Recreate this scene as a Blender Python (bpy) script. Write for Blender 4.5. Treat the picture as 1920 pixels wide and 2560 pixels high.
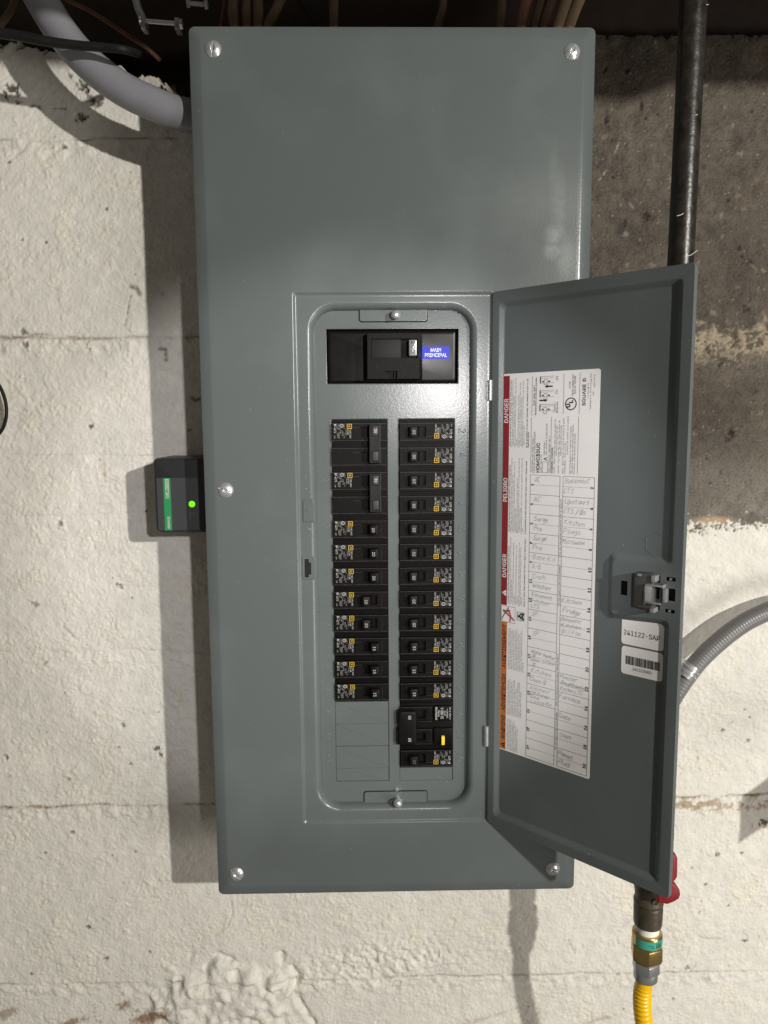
import bpy, bmesh, math, random
import numpy as np
from mathutils import Vector, Matrix
from mathutils.geometry import tessellate_polygon

random.seed(7)
rng = np.random.default_rng(11)
S = bpy.context.scene
for o in list(bpy.data.objects):
    bpy.data.objects.remove(o, do_unlink=True)
COL = S.collection

# ------------------------------------------------------------------ camera
FPX, IW, IH = 1859.47, 1920.0, 2560.0            # focal length in pixels of a 1920 x 2560 picture
CAM = Vector((-0.0246, -0.76649, 0.06826))
PIT, YAW, ROL = 0.11911, 0.01677, -0.00643
cp, sp, cy, sy = math.cos(PIT), math.sin(PIT), math.cos(YAW), math.sin(YAW)
FWD = Vector((sy * cp, cy * cp, -sp))
_r = Vector((cy, -sy, 0)); _u = _r.cross(FWD)
RIGHT = math.cos(ROL) * _r + math.sin(ROL) * _u
UP = -math.sin(ROL) * _r + math.cos(ROL) * _u
cam_d = bpy.data.cameras.new('camera')
cam = bpy.data.objects.new('camera', cam_d); COL.objects.link(cam)
cam.matrix_world = Matrix(((RIGHT.x, UP.x, -FWD.x, CAM.x), (RIGHT.y, UP.y, -FWD.y, CAM.y),
                           (RIGHT.z, UP.z, -FWD.z, CAM.z), (0, 0, 0, 1)))
cam_d.sensor_fit = 'VERTICAL'; cam_d.sensor_height = 36.0; cam_d.sensor_width = 27.0
cam_d.lens = FPX / IH * 36.0
cam_d.clip_start = 0.02; cam_d.clip_end = 50
S.camera = cam
S.render.resolution_x, S.render.resolution_y = 768, 1024


def at(px, py, Y):
    """point of the plane y = Y seen at pixel (px, py) of the 1920 x 2560 photograph"""
    D = (px - IW / 2) / FPX * RIGHT - (py - IH / 2) / FPX * UP + FWD
    return CAM + D * ((Y - CAM.y) / D.y)

# ------------------------------------------------------------------ light
S.view_settings.view_transform = 'Standard'; S.view_settings.look = 'None'
S.view_settings.exposure = 0.0; S.view_settings.gamma = 1.0
S.render.engine = 'CYCLES'
S.cycles.use_denoising = True
S.cycles.max_bounces = 6

W = bpy.data.worlds.new('World'); S.world = W; W.use_nodes = True
wb = W.node_tree.nodes['Background']
wb.inputs[0].default_value = (1.0, 0.90, 0.76, 1); wb.inputs[1].default_value = 0.125


def lamp(name, kind, loc, energy, color, radius, target=None, **kw):
    d = bpy.data.lights.new(name, kind); d.energy = energy; d.color = color
    if kind == 'AREA':
        d.shape = 'DISK'; d.size = radius * 2
    else:
        d.shadow_soft_size = radius
    for k, v in kw.items():
        setattr(d, k, v)
    o = bpy.data.objects.new(name, d); COL.objects.link(o); o.location = loc
    if target is not None:
        o.rotation_euler = (Vector(target) - Vector(loc)).to_track_quat('-Z', 'Y').to_euler()
    return o

lamp('work_lamp', 'POINT', (1.12, -1.79, 0.507), 160.0, (1.0, 0.95, 0.87), 0.024)
lamp('head_lamp', 'SPOT', (0.122, -0.80, 0.135), 13.5, (1.0, 0.955, 0.95), 0.013, (-0.03, 0.0, -0.04),
     spot_size=math.radians(43), spot_blend=0.4)
lamp('fill_light', 'AREA', (1.15, -1.10, -0.50), 8.5, (1.0, 0.93, 0.85), 0.28, (0.15, 0.1, -0.38))  # soft fill added to brighten the lower right, no particular lamp

# ------------------------------------------------------------------ materials
MATS = {}


def mat(name, color, rough=0.5, metal=0.0, bump=None, var=None, spec=0.5, emit=None, coat=0.0):
    """bump = (scale, strength, distance[, detail]); var = (scale, amount) colour variation"""
    if name in MATS:
        return MATS[name]
    m = bpy.data.materials.new(name); m.use_nodes = True
    nt = m.node_tree; b = nt.nodes['Principled BSDF']
    b.inputs['Base Color'].default_value = (*color, 1)
    b.inputs['Roughness'].default_value = rough; b.inputs['Metallic'].default_value = metal
    b.inputs['Specular IOR Level'].default_value = spec
    b.inputs['Coat Weight'].default_value = coat
    tc = nt.nodes.new('ShaderNodeTexCoord')
    if emit:
        b.inputs['Emission Color'].default_value = (*color, 1); b.inputs['Emission Strength'].default_value = emit
    if bump:
        n = nt.nodes.new('ShaderNodeTexNoise'); n.inputs['Scale'].default_value = bump[0]
        n.inputs['Detail'].default_value = bump[3] if len(bump) > 3 else 2
        bp = nt.nodes.new('ShaderNodeBump'); bp.inputs['Strength'].default_value = bump[1]
        bp.inputs['Distance'].default_value = bump[2]
        nt.links.new(tc.outputs['Object'], n.inputs['Vector'])
        nt.links.new(n.outputs['Fac'], bp.inputs['Height']); nt.links.new(bp.outputs['Normal'], b.inputs['Normal'])
    if var:
        n = nt.nodes.new('ShaderNodeTexNoise'); n.inputs['Scale'].default_value = var[0]
        n.inputs['Detail'].default_value = 5; n.inputs['Roughness'].default_value = 0.65
        r = nt.nodes.new('ShaderNodeValToRGB')
        lo, hi = 1 - var[1], 1 + var[1]
        r.color_ramp.elements[0].position = 0.3; r.color_ramp.elements[1].position = 0.7
        r.color_ramp.elements[0].color = (*[c * lo for c in color], 1)
        r.color_ramp.elements[1].color = (*[min(1, c * hi) for c in color], 1)
        nt.links.new(tc.outputs['Object'], n.inputs['Vector'])
        nt.links.new(n.outputs['Fac'], r.inputs['Fac']); nt.links.new(r.outputs['Color'], b.inputs['Base Color'])
        r2 = nt.nodes.new('ShaderNodeMapRange')
        r2.inputs['To Min'].default_value = max(0.04, rough * 0.8); r2.inputs['To Max'].default_value = min(1, rough * 1.25)
        nt.links.new(n.outputs['Fac'], r2.inputs['Value']); nt.links.new(r2.outputs['Result'], b.inputs['Roughness'])
    MATS[name] = m
    return m


def panel_paint():
    """grey powder coat: orange-peel relief, faint handling haze and fingerprint smears near the right edge, their bright reflection painted in"""
    m = mat('grey_powder_coat', (0.109, 0.127, 0.129), 0.30, spec=.42)
    nt = m.node_tree; L = nt.links.new; b = nt.nodes['Principled BSDF']
    g = nt.nodes.new('ShaderNodeNewGeometry')
    n = nt.nodes.new('ShaderNodeTexNoise'); n.inputs['Scale'].default_value = 520; n.inputs['Detail'].default_value = 1.5
    bp = nt.nodes.new('ShaderNodeBump'); bp.inputs['Strength'].default_value = 0.15; bp.inputs['Distance'].default_value = 0.0004
    L(g.outputs['Position'], n.inputs['Vector']); L(n.outputs['Fac'], bp.inputs['Height']); L(bp.outputs['Normal'], b.inputs['Normal'])
    h = nt.nodes.new('ShaderNodeTexNoise'); h.inputs['Scale'].default_value = 9; h.inputs['Detail'].default_value = 6
    L(g.outputs['Position'], h.inputs['Vector'])
    mr = nt.nodes.new('ShaderNodeMapRange'); mr.inputs['From Min'].default_value = .3; mr.inputs['From Max'].default_value = .7
    mr.inputs['To Min'].default_value = .21; mr.inputs['To Max'].default_value = .29
    L(h.outputs['Fac'], mr.inputs['Value']); L(mr.outputs['Result'], b.inputs['Roughness'])
    # fingerprint smears and the reflection on them, put into the colour: ellipses (x, z, rx, rz, amount) on the cover, broken up by noise
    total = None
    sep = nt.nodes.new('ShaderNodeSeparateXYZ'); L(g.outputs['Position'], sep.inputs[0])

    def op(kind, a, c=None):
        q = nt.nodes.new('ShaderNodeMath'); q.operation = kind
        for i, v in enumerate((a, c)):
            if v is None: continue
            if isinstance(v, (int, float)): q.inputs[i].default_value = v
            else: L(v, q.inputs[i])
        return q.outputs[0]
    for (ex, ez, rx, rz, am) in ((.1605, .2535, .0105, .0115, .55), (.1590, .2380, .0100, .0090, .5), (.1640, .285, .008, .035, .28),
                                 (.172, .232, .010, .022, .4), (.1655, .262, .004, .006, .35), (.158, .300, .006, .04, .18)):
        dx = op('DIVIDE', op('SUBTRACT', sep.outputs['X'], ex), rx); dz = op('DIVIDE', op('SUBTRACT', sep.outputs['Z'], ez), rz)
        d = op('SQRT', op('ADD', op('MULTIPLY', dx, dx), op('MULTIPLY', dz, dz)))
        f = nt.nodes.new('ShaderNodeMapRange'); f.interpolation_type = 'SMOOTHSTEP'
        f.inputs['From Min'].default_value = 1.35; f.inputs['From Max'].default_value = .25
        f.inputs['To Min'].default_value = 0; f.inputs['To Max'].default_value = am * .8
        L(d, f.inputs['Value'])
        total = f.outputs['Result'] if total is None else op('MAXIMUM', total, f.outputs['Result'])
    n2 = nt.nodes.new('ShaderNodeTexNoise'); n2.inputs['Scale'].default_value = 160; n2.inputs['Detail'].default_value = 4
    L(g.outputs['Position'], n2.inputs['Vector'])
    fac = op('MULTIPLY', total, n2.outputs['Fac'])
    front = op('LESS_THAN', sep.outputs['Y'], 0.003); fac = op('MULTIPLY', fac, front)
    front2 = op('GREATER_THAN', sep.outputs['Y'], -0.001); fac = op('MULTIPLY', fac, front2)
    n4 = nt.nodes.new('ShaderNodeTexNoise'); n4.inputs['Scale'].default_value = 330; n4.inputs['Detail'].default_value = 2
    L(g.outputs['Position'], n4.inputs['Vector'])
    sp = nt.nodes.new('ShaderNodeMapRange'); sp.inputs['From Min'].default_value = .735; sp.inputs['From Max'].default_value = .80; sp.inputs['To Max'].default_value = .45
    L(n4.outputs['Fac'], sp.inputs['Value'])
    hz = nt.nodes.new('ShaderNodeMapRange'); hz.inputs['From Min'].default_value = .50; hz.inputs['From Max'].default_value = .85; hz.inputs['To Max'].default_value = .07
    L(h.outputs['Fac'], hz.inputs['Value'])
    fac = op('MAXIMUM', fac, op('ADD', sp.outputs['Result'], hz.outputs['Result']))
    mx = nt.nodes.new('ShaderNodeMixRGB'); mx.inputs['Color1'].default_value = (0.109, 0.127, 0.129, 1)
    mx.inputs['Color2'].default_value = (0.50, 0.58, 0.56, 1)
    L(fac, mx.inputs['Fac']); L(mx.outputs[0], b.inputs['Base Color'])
    return m


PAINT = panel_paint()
BLACK = mat('black_plastic', (0.0045, 0.0045, 0.0042), 0.5, bump=(900, 0.12, 0.0002), var=(60, .25), spec=.12)
BLACKG = mat('glossy_black_plastic', (0.006, 0.006, 0.006), 0.30, var=(35, .3), spec=.25)
EDGE = mat('rubbed_black_edge', (0.040, 0.040, 0.039), 0.5, spec=.2, var=(180, .6))
TOGGLE = mat('dark_toggle_plastic', (0.0055, 0.0055, 0.0055), 0.5, spec=.16, bump=(900, .1, .0002))
TIEGREY = mat('charcoal_plastic', (0.014, 0.0145, 0.0145), 0.55, spec=.22, bump=(700, .15, .0002))
VOID = mat('recess_shade', (0.004, 0.004, 0.004), 0.8)  # flat dark colour standing in for the shade in holes and gaps
WHITEINK = mat('white_ink', (0.50, 0.50, 0.48), 0.6)
DIMINK = mat('dim_ink', (0.14, 0.14, 0.135), 0.6)
YELLOWINK = mat('yellow_ink', (0.66, 0.42, 0.03), 0.5)
YELLOWBTN = mat('yellow_button', (0.85, 0.62, 0.03), 0.4)
ZINC = mat('zinc_steel', (0.66, 0.68, 0.70), 0.27, metal=.72, bump=(300, .1, .0003), var=(120, .12))
DULLZINC = mat('dull_zinc', (0.36, 0.375, 0.38), 0.38, metal=.5, var=(90, .2))
PAPER = mat('label_paper', (0.75, 0.748, 0.745), 0.45, var=(40, .03))
INK = mat('black_ink', (0.02, 0.02, 0.02), 0.6)
SOFTINK = mat('fine_print_ink', (0.10, 0.10, 0.10), 0.6)
PENCIL = mat('pencil', (0.36, 0.36, 0.36), 0.6)
REDINK = mat('danger_red', (0.23, 0.018, 0.022), 0.5)
ORANGEINK = mat('warning_orange', (0.50, 0.155, 0.035), 0.5)
BLUETAPE = mat('blue_tape', (0.015, 0.035, 0.52), 0.4, spec=.2)
GREENINK = mat('green_band', (0.02, 0.26, 0.085), 0.4)
DEVICE = mat('device_black_plastic', (0.022, 0.023, 0.025), 0.42, bump=(800, .15, .0002))
DEVFACE = mat('device_grey_face', (0.040, 0.042, 0.047), 0.5)
LED = mat('green_led', (0.16, 1.0, 0.0), 0.4, emit=1.3)
PVC = mat('grey_pvc', (0.228, 0.228, 0.258), 0.42, var=(14, .08), bump=(60, .08, .0006))
FLEX = mat('grey_flex_jacket', (0.175, 0.172, 0.175), 0.36, var=(25, .08))
CORD = mat('black_rubber', (0.008, 0.0078, 0.0075), 0.6, spec=.3, bump=(300, .3, .0005), var=(60, .4))
BLKPIPE = mat('black_iron_pipe', (0.016, 0.0135, 0.011), 0.34, bump=(140, .5, .0010, 6), var=(75, .85))
VALVE = mat('weathered_bronze', (0.085, 0.072, 0.050), 0.42, metal=.35, bump=(160, .5, .0012, 5), var=(55, .45))
BRASS = mat('brass', (0.46, 0.33, 0.13), 0.24, metal=.85, bump=(200, .1, .0004), var=(70, .12))
STEELNUT = mat('grey_steel', (0.36, 0.37, 0.38), 0.30, metal=.65, var=(60, .15))
REDPAINT = mat('red_vinyl', (0.20, 0.010, 0.014), 0.5, bump=(200, .15, .0004), var=(90, .2))
TEFLON = mat('white_tape', (0.80, 0.80, 0.78), 0.55, bump=(500, .4, .0004))
TEAL = mat('teal_sticker', (0.05, 0.36, 0.27), 0.45)
YELLOWHOSE = mat('yellow_hose', (0.86, 0.50, 0.005), 0.30, bump=(250, .12, .0005))
CABLE = mat('tan_cable', (0.36, 0.27, 0.16), 0.5, var=(60, .2))
CABLED = mat('brown_cable', (0.10, 0.065, 0.035), 0.55, var=(60, .3))
COPPER = mat('aged_copper', (0.13, 0.055, 0.038), 0.45, metal=.6, var=(120, .3))
TIMBER = mat('dark_timber', (0.020, 0.011, 0.007), 0.8, bump=(40, .8, .004, 6), var=(20, .5))
BOXSTEEL = mat('cabinet_steel', (0.15, 0.165, 0.165), 0.45, bump=(500, .2, .0003))

# ------------------------------------------------------------------ mesh helpers


def rrect(x0, x1, z0, z1, r, k=6):
    """rounded rectangle outline, always 4 (k + 1) points, counter-clockwise from the lower left"""
    r = max(1e-5, min(r, (x1 - x0) / 2 - 1e-6, (z1 - z0) / 2 - 1e-6))
    out = []
    for cx, cz, a0 in ((x0 + r, z0 + r, 180), (x1 - r, z0 + r, 270), (x1 - r, z1 - r, 0), (x0 + r, z1 - r, 90)):
        for i in range(k + 1):
            a = math.radians(a0 + 90 * i / k)
            out.append((cx + r * math.cos(a), cz + r * math.sin(a)))
    return out


def round_poly(pts, radii, k=5):
    """round the corners of a counter-clockwise polygon"""
    out = []; n = len(pts)
    for i in range(n):
        p = Vector(pts[i]); a = Vector(pts[i - 1]); b = Vector(pts[(i + 1) % n])
        d1 = (a - p).normalized(); d2 = (b - p).normalized(); r = radii[i] if hasattr(radii, '__len__') else radii
        ang = d1.angle(d2); t = min(r / math.tan(ang / 2), (a - p).length * .49, (b - p).length * .49)
        p1 = p + d1 * t; p2 = p + d2 * t
        for j in range(k + 1):
            s = j / k
            out.append(tuple((1 - s) ** 2 * p1 + 2 * s * (1 - s) * p + s * s * p2))
    return out


def inset_poly(pts, d):
    out = []; n = len(pts)
    for i in range(n):
        p = Vector(pts[i]); a = Vector(pts[i - 1]); b = Vector(pts[(i + 1) % n])
        n1 = Vector((-(p - a).y, (p - a).x)).normalized(); n2 = Vector((-(b - p).y, (b - p).x)).normalized()
        m = (n1 + n2); m = m / max(.3, m.dot(n1))
        out.append(tuple(p + m * d))
    return out


def smooth_path(pts, n=10):
    """Catmull-Rom through the points"""
    P = [Vector(p) for p in pts]; P = [2 * P[0] - P[1]] + P + [2 * P[-1] - P[-2]]; out = []
    for i in range(1, len(P) - 2):
        for j in range(n):
            t = j / n; a, b, c, d = P[i - 1:i + 3]
            out.append(.5 * ((2 * b) + (c - a) * t + (2 * a - 5 * b + 4 * c - d) * t * t + (3 * b - a - 3 * c + d) * t ** 3))
    out.append(P[-2]); return out


GLYPH = {}
FONT = None
try:                                             # Blender's own interface typeface, when this build ships it
    import os
    FONT = bpy.data.fonts.load(os.path.join(bpy.utils.system_resource('DATAFILES'), 'fonts', 'Inter.woff2'))
except Exception:
    FONT = None


def glyph(ch, bold):
    key = (ch, bold)
    if key in GLYPH: return GLYPH[key]

    def geo(s):
        c = bpy.data.curves.new('t', 'FONT'); c.body = s; c.size = 1; c.resolution_u = 2; c.offset = bold
        if FONT: c.font = FONT
        o = bpy.data.objects.new('t', c); COL.objects.link(o)
        me = bpy.data.meshes.new_from_object(o.evaluated_get(bpy.context.evaluated_depsgraph_get()))
        v = [tuple(p.co[:2]) for p in me.vertices]; f = [tuple(p.vertices) for p in me.polygons]
        bpy.data.objects.remove(o); bpy.data.curves.remove(c); bpy.data.meshes.remove(me)
        return v, f
    v, f = geo(ch) if ch != ' ' else ([], [])
    w = lambda s: max(p[0] for p in geo(s)[0]) - min(p[0] for p in geo(s)[0])
    adv = w('|' + ch + '|') - w('||') if not GLYPH.get('skip') else .6
    GLYPH[key] = (v, f, adv); return GLYPH[key]


CAPH = None

STROKES = {  # hand-written letters, box about 4 wide and 6 high (x-height 4)
    'A': '0,0 2,6 4,0;.7,2 3.3,2', 'B': '0,0 0,6 2.5,6 3.2,4.7 2,3.3 0,3.2;2,3.3 3.6,2 2.8,.2 0,0', 'C': '4,5 2.5,6 .6,4.6 .2,2 1.6,0 4,.6',
    'D': '0,0 0,6 2.2,5.6 3.8,3.4 2.6,.6 0,0', 'F': '.4,0 .2,6 3.8,5.9;.3,3.2 2.8,3.4', 'K': '.2,0 .3,6;3.6,6 .4,2.8 3.8,0', 'L': '.3,6 0,.2 3,0',
    'M': '0,0 .3,6 2,2.4 3.8,6 4.2,0', 'O': '2,6 .3,4.6 .2,1.6 2,0 3.8,1.5 3.8,4.6 2,6', 'P': '.3,0 .2,6 2.8,6 3.4,4.4 2.4,3 .2,2.8',
    'R': '.2,0 .2,6 2.8,6 3.2,4.4 .3,3 3.6,0', 'S': '3.6,5 2,6 .5,4.8 3.2,2.2 2,0 .2,.8', 'T': '0,5.8 4.2,6;2.1,6 1.9,0', 'U': '.2,6 .3,1.2 2,0 3.6,1.2 3.8,6',
    'W': '0,6 1,0 2.2,4 3.4,0 4.6,6', 'a': '3,3.6 1.2,4 .2,2 1,.2 2.6,1 3,3.8 3.2,.2', 'b': '.2,6 .2,0 2.4,.3 3,2 2,3.6 .3,3', 'c': '3,3.4 1.4,4 .3,2.2 1.2,.2 3,.6',
    'd': '3,2.8 1.2,3.6 .3,1.8 1.2,.1 2.8,.8 3,6 3.2,.2', 'e': '.3,2 2.8,2.4 2.2,3.9 .8,3.4 .3,1.6 1.4,.1 3,.8', 'f': '2.8,5.6 1.6,6 1,4 .9,0;0,3.4 2.2,3.5',
    'g': '3,3.4 1.2,3.9 .3,2.2 1.2,.6 2.8,1.6 3,3.8 2.8,-1.4 .8,-1.6', 'h': '.2,6 .2,0;.2,2.4 1.6,3.8 2.8,2.8 3,0', 'i': '.8,3.8 .9,0;.9,5 1,5.3', 'k': '.2,6 .2,0;2.8,3.8 .3,1.8 3,0',
    'l': '.6,6 .7,.2 1.4,0', 'm': '.1,0 .2,3.8;.2,2.6 1.2,3.8 1.9,2.8 2,0;2,2.8 3,3.8 3.8,2.8 4,0', 'n': '.2,0 .2,3.8;.2,2.4 1.6,3.8 2.8,2.8 3,0', 'o': '1.6,4 .3,2.2 1.4,0 2.9,1.8 1.6,4',
    'p': '.2,3.8 .3,-1.8;.2,3 1.8,3.9 2.9,2.2 1.8,.3 .3,.8', 'r': '.2,0 .3,3.8;.3,2.4 1.4,3.7 2.6,3.6', 's': '2.6,3.4 1,3.9 .5,2.8 2.4,1.4 1.4,.1 .2,.6', 't': '1.4,5.6 1.2,.4 2.2,0;0,3.8 2.8,3.9',
    'u': '.2,3.8 .4,.6 1.8,.2 2.8,1.4 2.9,3.8 3.1,0', 'v': '.1,3.8 1.4,0 2.8,3.9', 'w': '0,3.8 .9,.1 1.9,2.8 2.9,.1 3.8,3.9', 'y': '.2,3.8 1.5,.8;3,3.9 .8,-1.8', 'x': '0,3.8 2.8,0;2.8,3.8 0,0',
    '/': '.2,-.6 2.2,6.4', '-': '.4,2.6 2.6,2.7', '@': '2,5.4 .4,4.2 .4,1.6 2,.4 3.6,1.7 3.5,4.2 2,5.4;1.6,6.4 2.3,-.6', '.': '.8,0 1,.3', '?': '.4,5 1.8,6 3,4.6 1.6,2.8 1.6,1.6;1.6,.2 1.7,.4',
    '0': '2,6 .3,4.6 .3,1.4 2,0 3.7,1.4 3.7,4.6 2,6', '1': '1,4.8 2.2,6 2.2,0', '2': '.3,4.8 1.6,6 3.5,5 3,3.2 .2,0 3.8,0', '3': '.3,5.2 2,6 3.4,4.7 1.7,3.2 3.6,1.6 2,0 .2,.8', '4': '2.8,0 2.8,6 0,2 4,2',
    '5': '3.6,6 .6,6 .4,3.4 2.4,3.8 3.6,2 2.2,0 .2,.6', '6': '3.2,5.6 1.2,4.6 .3,2 1.8,0 3.5,1.6 2.2,3.3 .5,2.2', '7': '.2,6 3.8,6 1.4,0', '8': '2,3.2 .6,4.6 2,6 3.4,4.6 2,3.2 .3,1.5 2,0 3.7,1.5 2,3.2', '9': '3.4,4 1.8,2.8 .4,4.3 2,6 3.5,4.4 2.6,0'}


class MB:
    """collects faces; every build() links ONE mesh object"""

    def __init__(s):
        s.v, s.f, s.m = [], [], []

    def add(s, v, f, mi=0):
        b = len(s.v); s.v += [tuple(p) for p in v]; s.f += [tuple(b + i for i in q) for q in f]; s.m += [mi] * len(f); return s

    def box(s, x0, x1, y0, y1, z0, z1, mi=0):
        v = [(x, y, z) for x in (x0, x1) for y in (y0, y1) for z in (z0, z1)]
        return s.add(v, [(0, 1, 3, 2), (4, 6, 7, 5), (0, 4, 5, 1), (2, 3, 7, 6), (0, 2, 6, 4), (1, 5, 7, 3)], mi)

    def skin(s, loops, mi=0, cap0=False, cap1=False):
        """loops of equally many 3-D points joined by quads"""
        n = len(loops[0]); v = [p for l in loops for p in l]; f = []
        for i in range(len(loops) - 1):
            for j in range(n):
                k = (j + 1) % n; f.append((i * n + j, i * n + k, (i + 1) * n + k, (i + 1) * n + j))
        if cap0: f.append(tuple(range(n))[::-1])
        if cap1: f.append(tuple((len(loops) - 1) * n + j for j in range(n)))
        return s.add(v, f, mi)

    def slab(s, outline, y0, y1, bev=.0, mi=0):
        """prism of an (x, z) outline, front face at y0 (viewer side), back at y1, front edge chamfered by bev"""
        o = outline; L = [[(x, y1, z) for x, z in o]]
        if bev:
            L += [[(x, y0 + bev, z) for x, z in o], [(x, y0 + bev * .3, z) for x, z in inset_poly(o, bev * .3)], [(x, y0, z) for x, z in inset_poly(o, bev)]]
        else:
            L += [[(x, y0, z) for x, z in o]]
        return s.skin(L, mi, cap1=True)

    def flat(s, outline, y, mi=0):
        return s.add([(x, y, z) for x, z in outline], [tuple(range(len(outline)))], mi)

    def rect(s, x0, x1, z0, z1, y, mi=0):
        return s.add([(x0, y, z0), (x1, y, z0), (x1, y, z1), (x0, y, z1)], [(0, 1, 2, 3)], mi)

    def filled(s, loops, y, mi=0):
        """flat area: loops[0] outline, the rest holes"""
        t = tessellate_polygon([[Vector((x, z, 0)) for x, z in l] for l in loops])
        flatl = [(x, y, z) for l in loops for x, z in l]
        return s.add(flatl, t, mi)

    def tube(s, path, r, n=12, mi=0, caps=True):
        P = [Vector(p) for p in path]; m = len(P); loops = []; nrm = None
        for i, p in enumerate(P):
            t = (P[min(i + 1, m - 1)] - P[max(i - 1, 0)]).normalized()
            if nrm is None:
                nrm = t.cross(Vector((0, 1, 0)));
                if nrm.length < .1: nrm = t.cross(Vector((1, 0, 0)))
            nrm = (nrm - t * nrm.dot(t)).normalized(); b = t.cross(nrm)
            rr = r(i / (m - 1)) if callable(r) else r
            loops.append([p + (nrm * math.cos(2 * math.pi * j / n) + b * math.sin(2 * math.pi * j / n)) * rr for j in range(n)])
        return s.skin(loops, mi, caps, caps)

    def lathe(s, prof, base, axis=(0, 0, 1), n=24, mi=0, rot=0.0, caps=True):
        """profile of (radius, height) along axis from base"""
        a = Vector(axis).normalized(); u = a.cross(Vector((0, 1, 0)))
        if u.length < .1: u = a.cross(Vector((1, 0, 0)))
        u.normalize(); w = a.cross(u); B = Vector(base); loops = []
        for r, h in prof:
            loops.append([B + a * h + (u * math.cos(rot + 2 * math.pi * j / n) + w * math.sin(rot + 2 * math.pi * j / n)) * r for j in range(n)])
        return s.skin(loops, mi, caps, caps)

    def text(s, txt, x, z, h, y, mi=0, xd=(1, 0), yd=None, width=None, align='l', bold=0.0, italic=0.0, space=1.0):
        """flat lettering of cap height h in the plane y; xd reading direction, yd up direction in (x, z)"""
        global CAPH
        if CAPH is None:
            CAPH = max(p[1] for p in glyph('H', 0.0)[0])
        if yd is None: yd = (-xd[1], xd[0])
        k = h / CAPH; L = []; X = 0.0
        for ch in txt:
            v, f, adv = glyph(ch, bold); L.append((v, f, X)); X += (adv if ch != ' ' else .28) * space
        kx = width / X if width else k
        W_ = X * kx; off = {'l': 0, 'c': -W_ / 2, 'r': -W_}[align]
        for v, f, gx in L:
            if v:
                s.add([(x + xd[0] * (off + (gx + a + italic * b) * kx) + yd[0] * b * k, y, z + xd[1] * (off + (gx + a + italic * b) * kx) + yd[1] * b * k) for a, b in v], f, mi)
        return W_

    def hand(s, txt, x, z, h, y, mi=0, xd=(1, 0), yd=(0, 1), wd=.0002, jit=.25, width=None, emboss=0.0, adv=1.25):
        """stroke lettering: ribbons, or raised ridges when emboss is given"""
        k = h / 6.0; X = 0; segs = []
        for ch in txt:
            if ch == ' ': X += 2.4; continue
            st = STROKES.get(ch, STROKES['-']); mx = 0; sh = random.uniform(-.05, .18); dy = random.uniform(-jit, jit)
            for part in st.split(';'):
                pts = [tuple(map(float, q.split(','))) for q in part.split()]
                mx = max(mx, max(p[0] for p in pts))
                segs.append([(X + p[0] + sh * p[1] + random.uniform(-jit, jit) * .5, p[1] + dy + random.uniform(-jit, jit) * .5) for p in pts])
            X += mx + adv
        kx = width / X if width else k * .95
        for pts in segs:
            P = smooth_path([(a, b, 0) for a, b in pts], 3) if len(pts) > 2 else [Vector((*p, 0)) for p in pts]
            Q = [Vector((x + xd[0] * p.x * kx + yd[0] * p.y * k, z + xd[1] * p.x * kx + yd[1] * p.y * k)) for p in P]
            if emboss:
                s.tube([(q.x, y, q.y) for q in Q], emboss, 8, mi); continue
            L, R = [], []
            for i, q in enumerate(Q):
                t = Q[min(i + 1, len(Q) - 1)] - Q[max(i - 1, 0)]
                if t.length < 1e-9: t = Vector((1, 0))
                nn = Vector((-t.y, t.x)).normalized() * wd
                L.append((q.x + nn.x, y, q.y + nn.y)); R.append((q.x - nn.x, y, q.y - nn.y))
            s.add(L + R, [(i, i + 1, len(Q) + i + 1, len(Q) + i) for i in range(len(Q) - 1)], mi)
        return X * kx

    def mesh(s, mats, smooth=38, origin=(0, 0, 0), bevel=0.0, recalc=True):
        me = bpy.data.meshes.new('mesh'); o = Vector(origin)
        me.from_pydata([(a - o.x, b - o.y, c - o.z) for a, b, c in s.v], [], s.f)
        mats = mats if isinstance(mats, (list, tuple)) else [mats]
        for m in mats: me.materials.append(m)
        me.polygons.foreach_set('material_index', s.m)
        bm = bmesh.new(); bm.from_mesh(me)
        if recalc:
            bmesh.ops.remove_doubles(bm, verts=bm.verts, dist=1e-7)
            bmesh.ops.recalc_face_normals(bm, faces=bm.faces)
        if bevel:
            ed = [e for e in bm.edges if len(e.link_faces) == 2 and e.calc_face_angle(0) > .6]
            bmesh.ops.bevel(bm, geom=ed, offset=bevel, segments=2, affect='EDGES', profile=.5, clamp_overlap=True)
        bm.to_mesh(me); bm.free()
        me.polygons.foreach_set('use_smooth', [True] * len(me.polygons))
        me.set_sharp_from_angle(angle=math.radians(smooth))
        return me

    def build(s, name, mats, parent=None, origin=None, **kw):
        if origin is None:
            origin = BASE.get(parent.name, (0, 0, 0)) if parent else (0, 0, 0)
        me = s.mesh(mats, origin=origin, **kw); me.name = name
        o = bpy.data.objects.new(name, me); COL.objects.link(o)
        if parent: o.parent = parent; BASE[o.name] = tuple(origin)
        else: o.location = origin; BASE[o.name] = tuple(origin)
        if name in ('retaining_tab', 'filler_plate', 'lock_pad', 'catch_slot'): weighted(o)
        return o


BASE = {}


def weighted(o):
    w = o.modifiers.new('normals', 'WEIGHTED_NORMAL'); w.keep_sharp = True; w.weight = 100; return o


def tag(o, label=None, cat=None, group=None, kind=None):
    if label: o['label'] = label
    if cat: o['category'] = cat
    if group: o['group'] = group
    if kind: o['kind'] = kind
    return o


def thing(name, label, cat, loc=(0, 0, 0), group=None):
    o = bpy.data.objects.new(name, None); COL.objects.link(o); o.location = loc; o.empty_display_size = .02
    BASE[o.name] = tuple(loc)
    return tag(o, label, cat, group)


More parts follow.
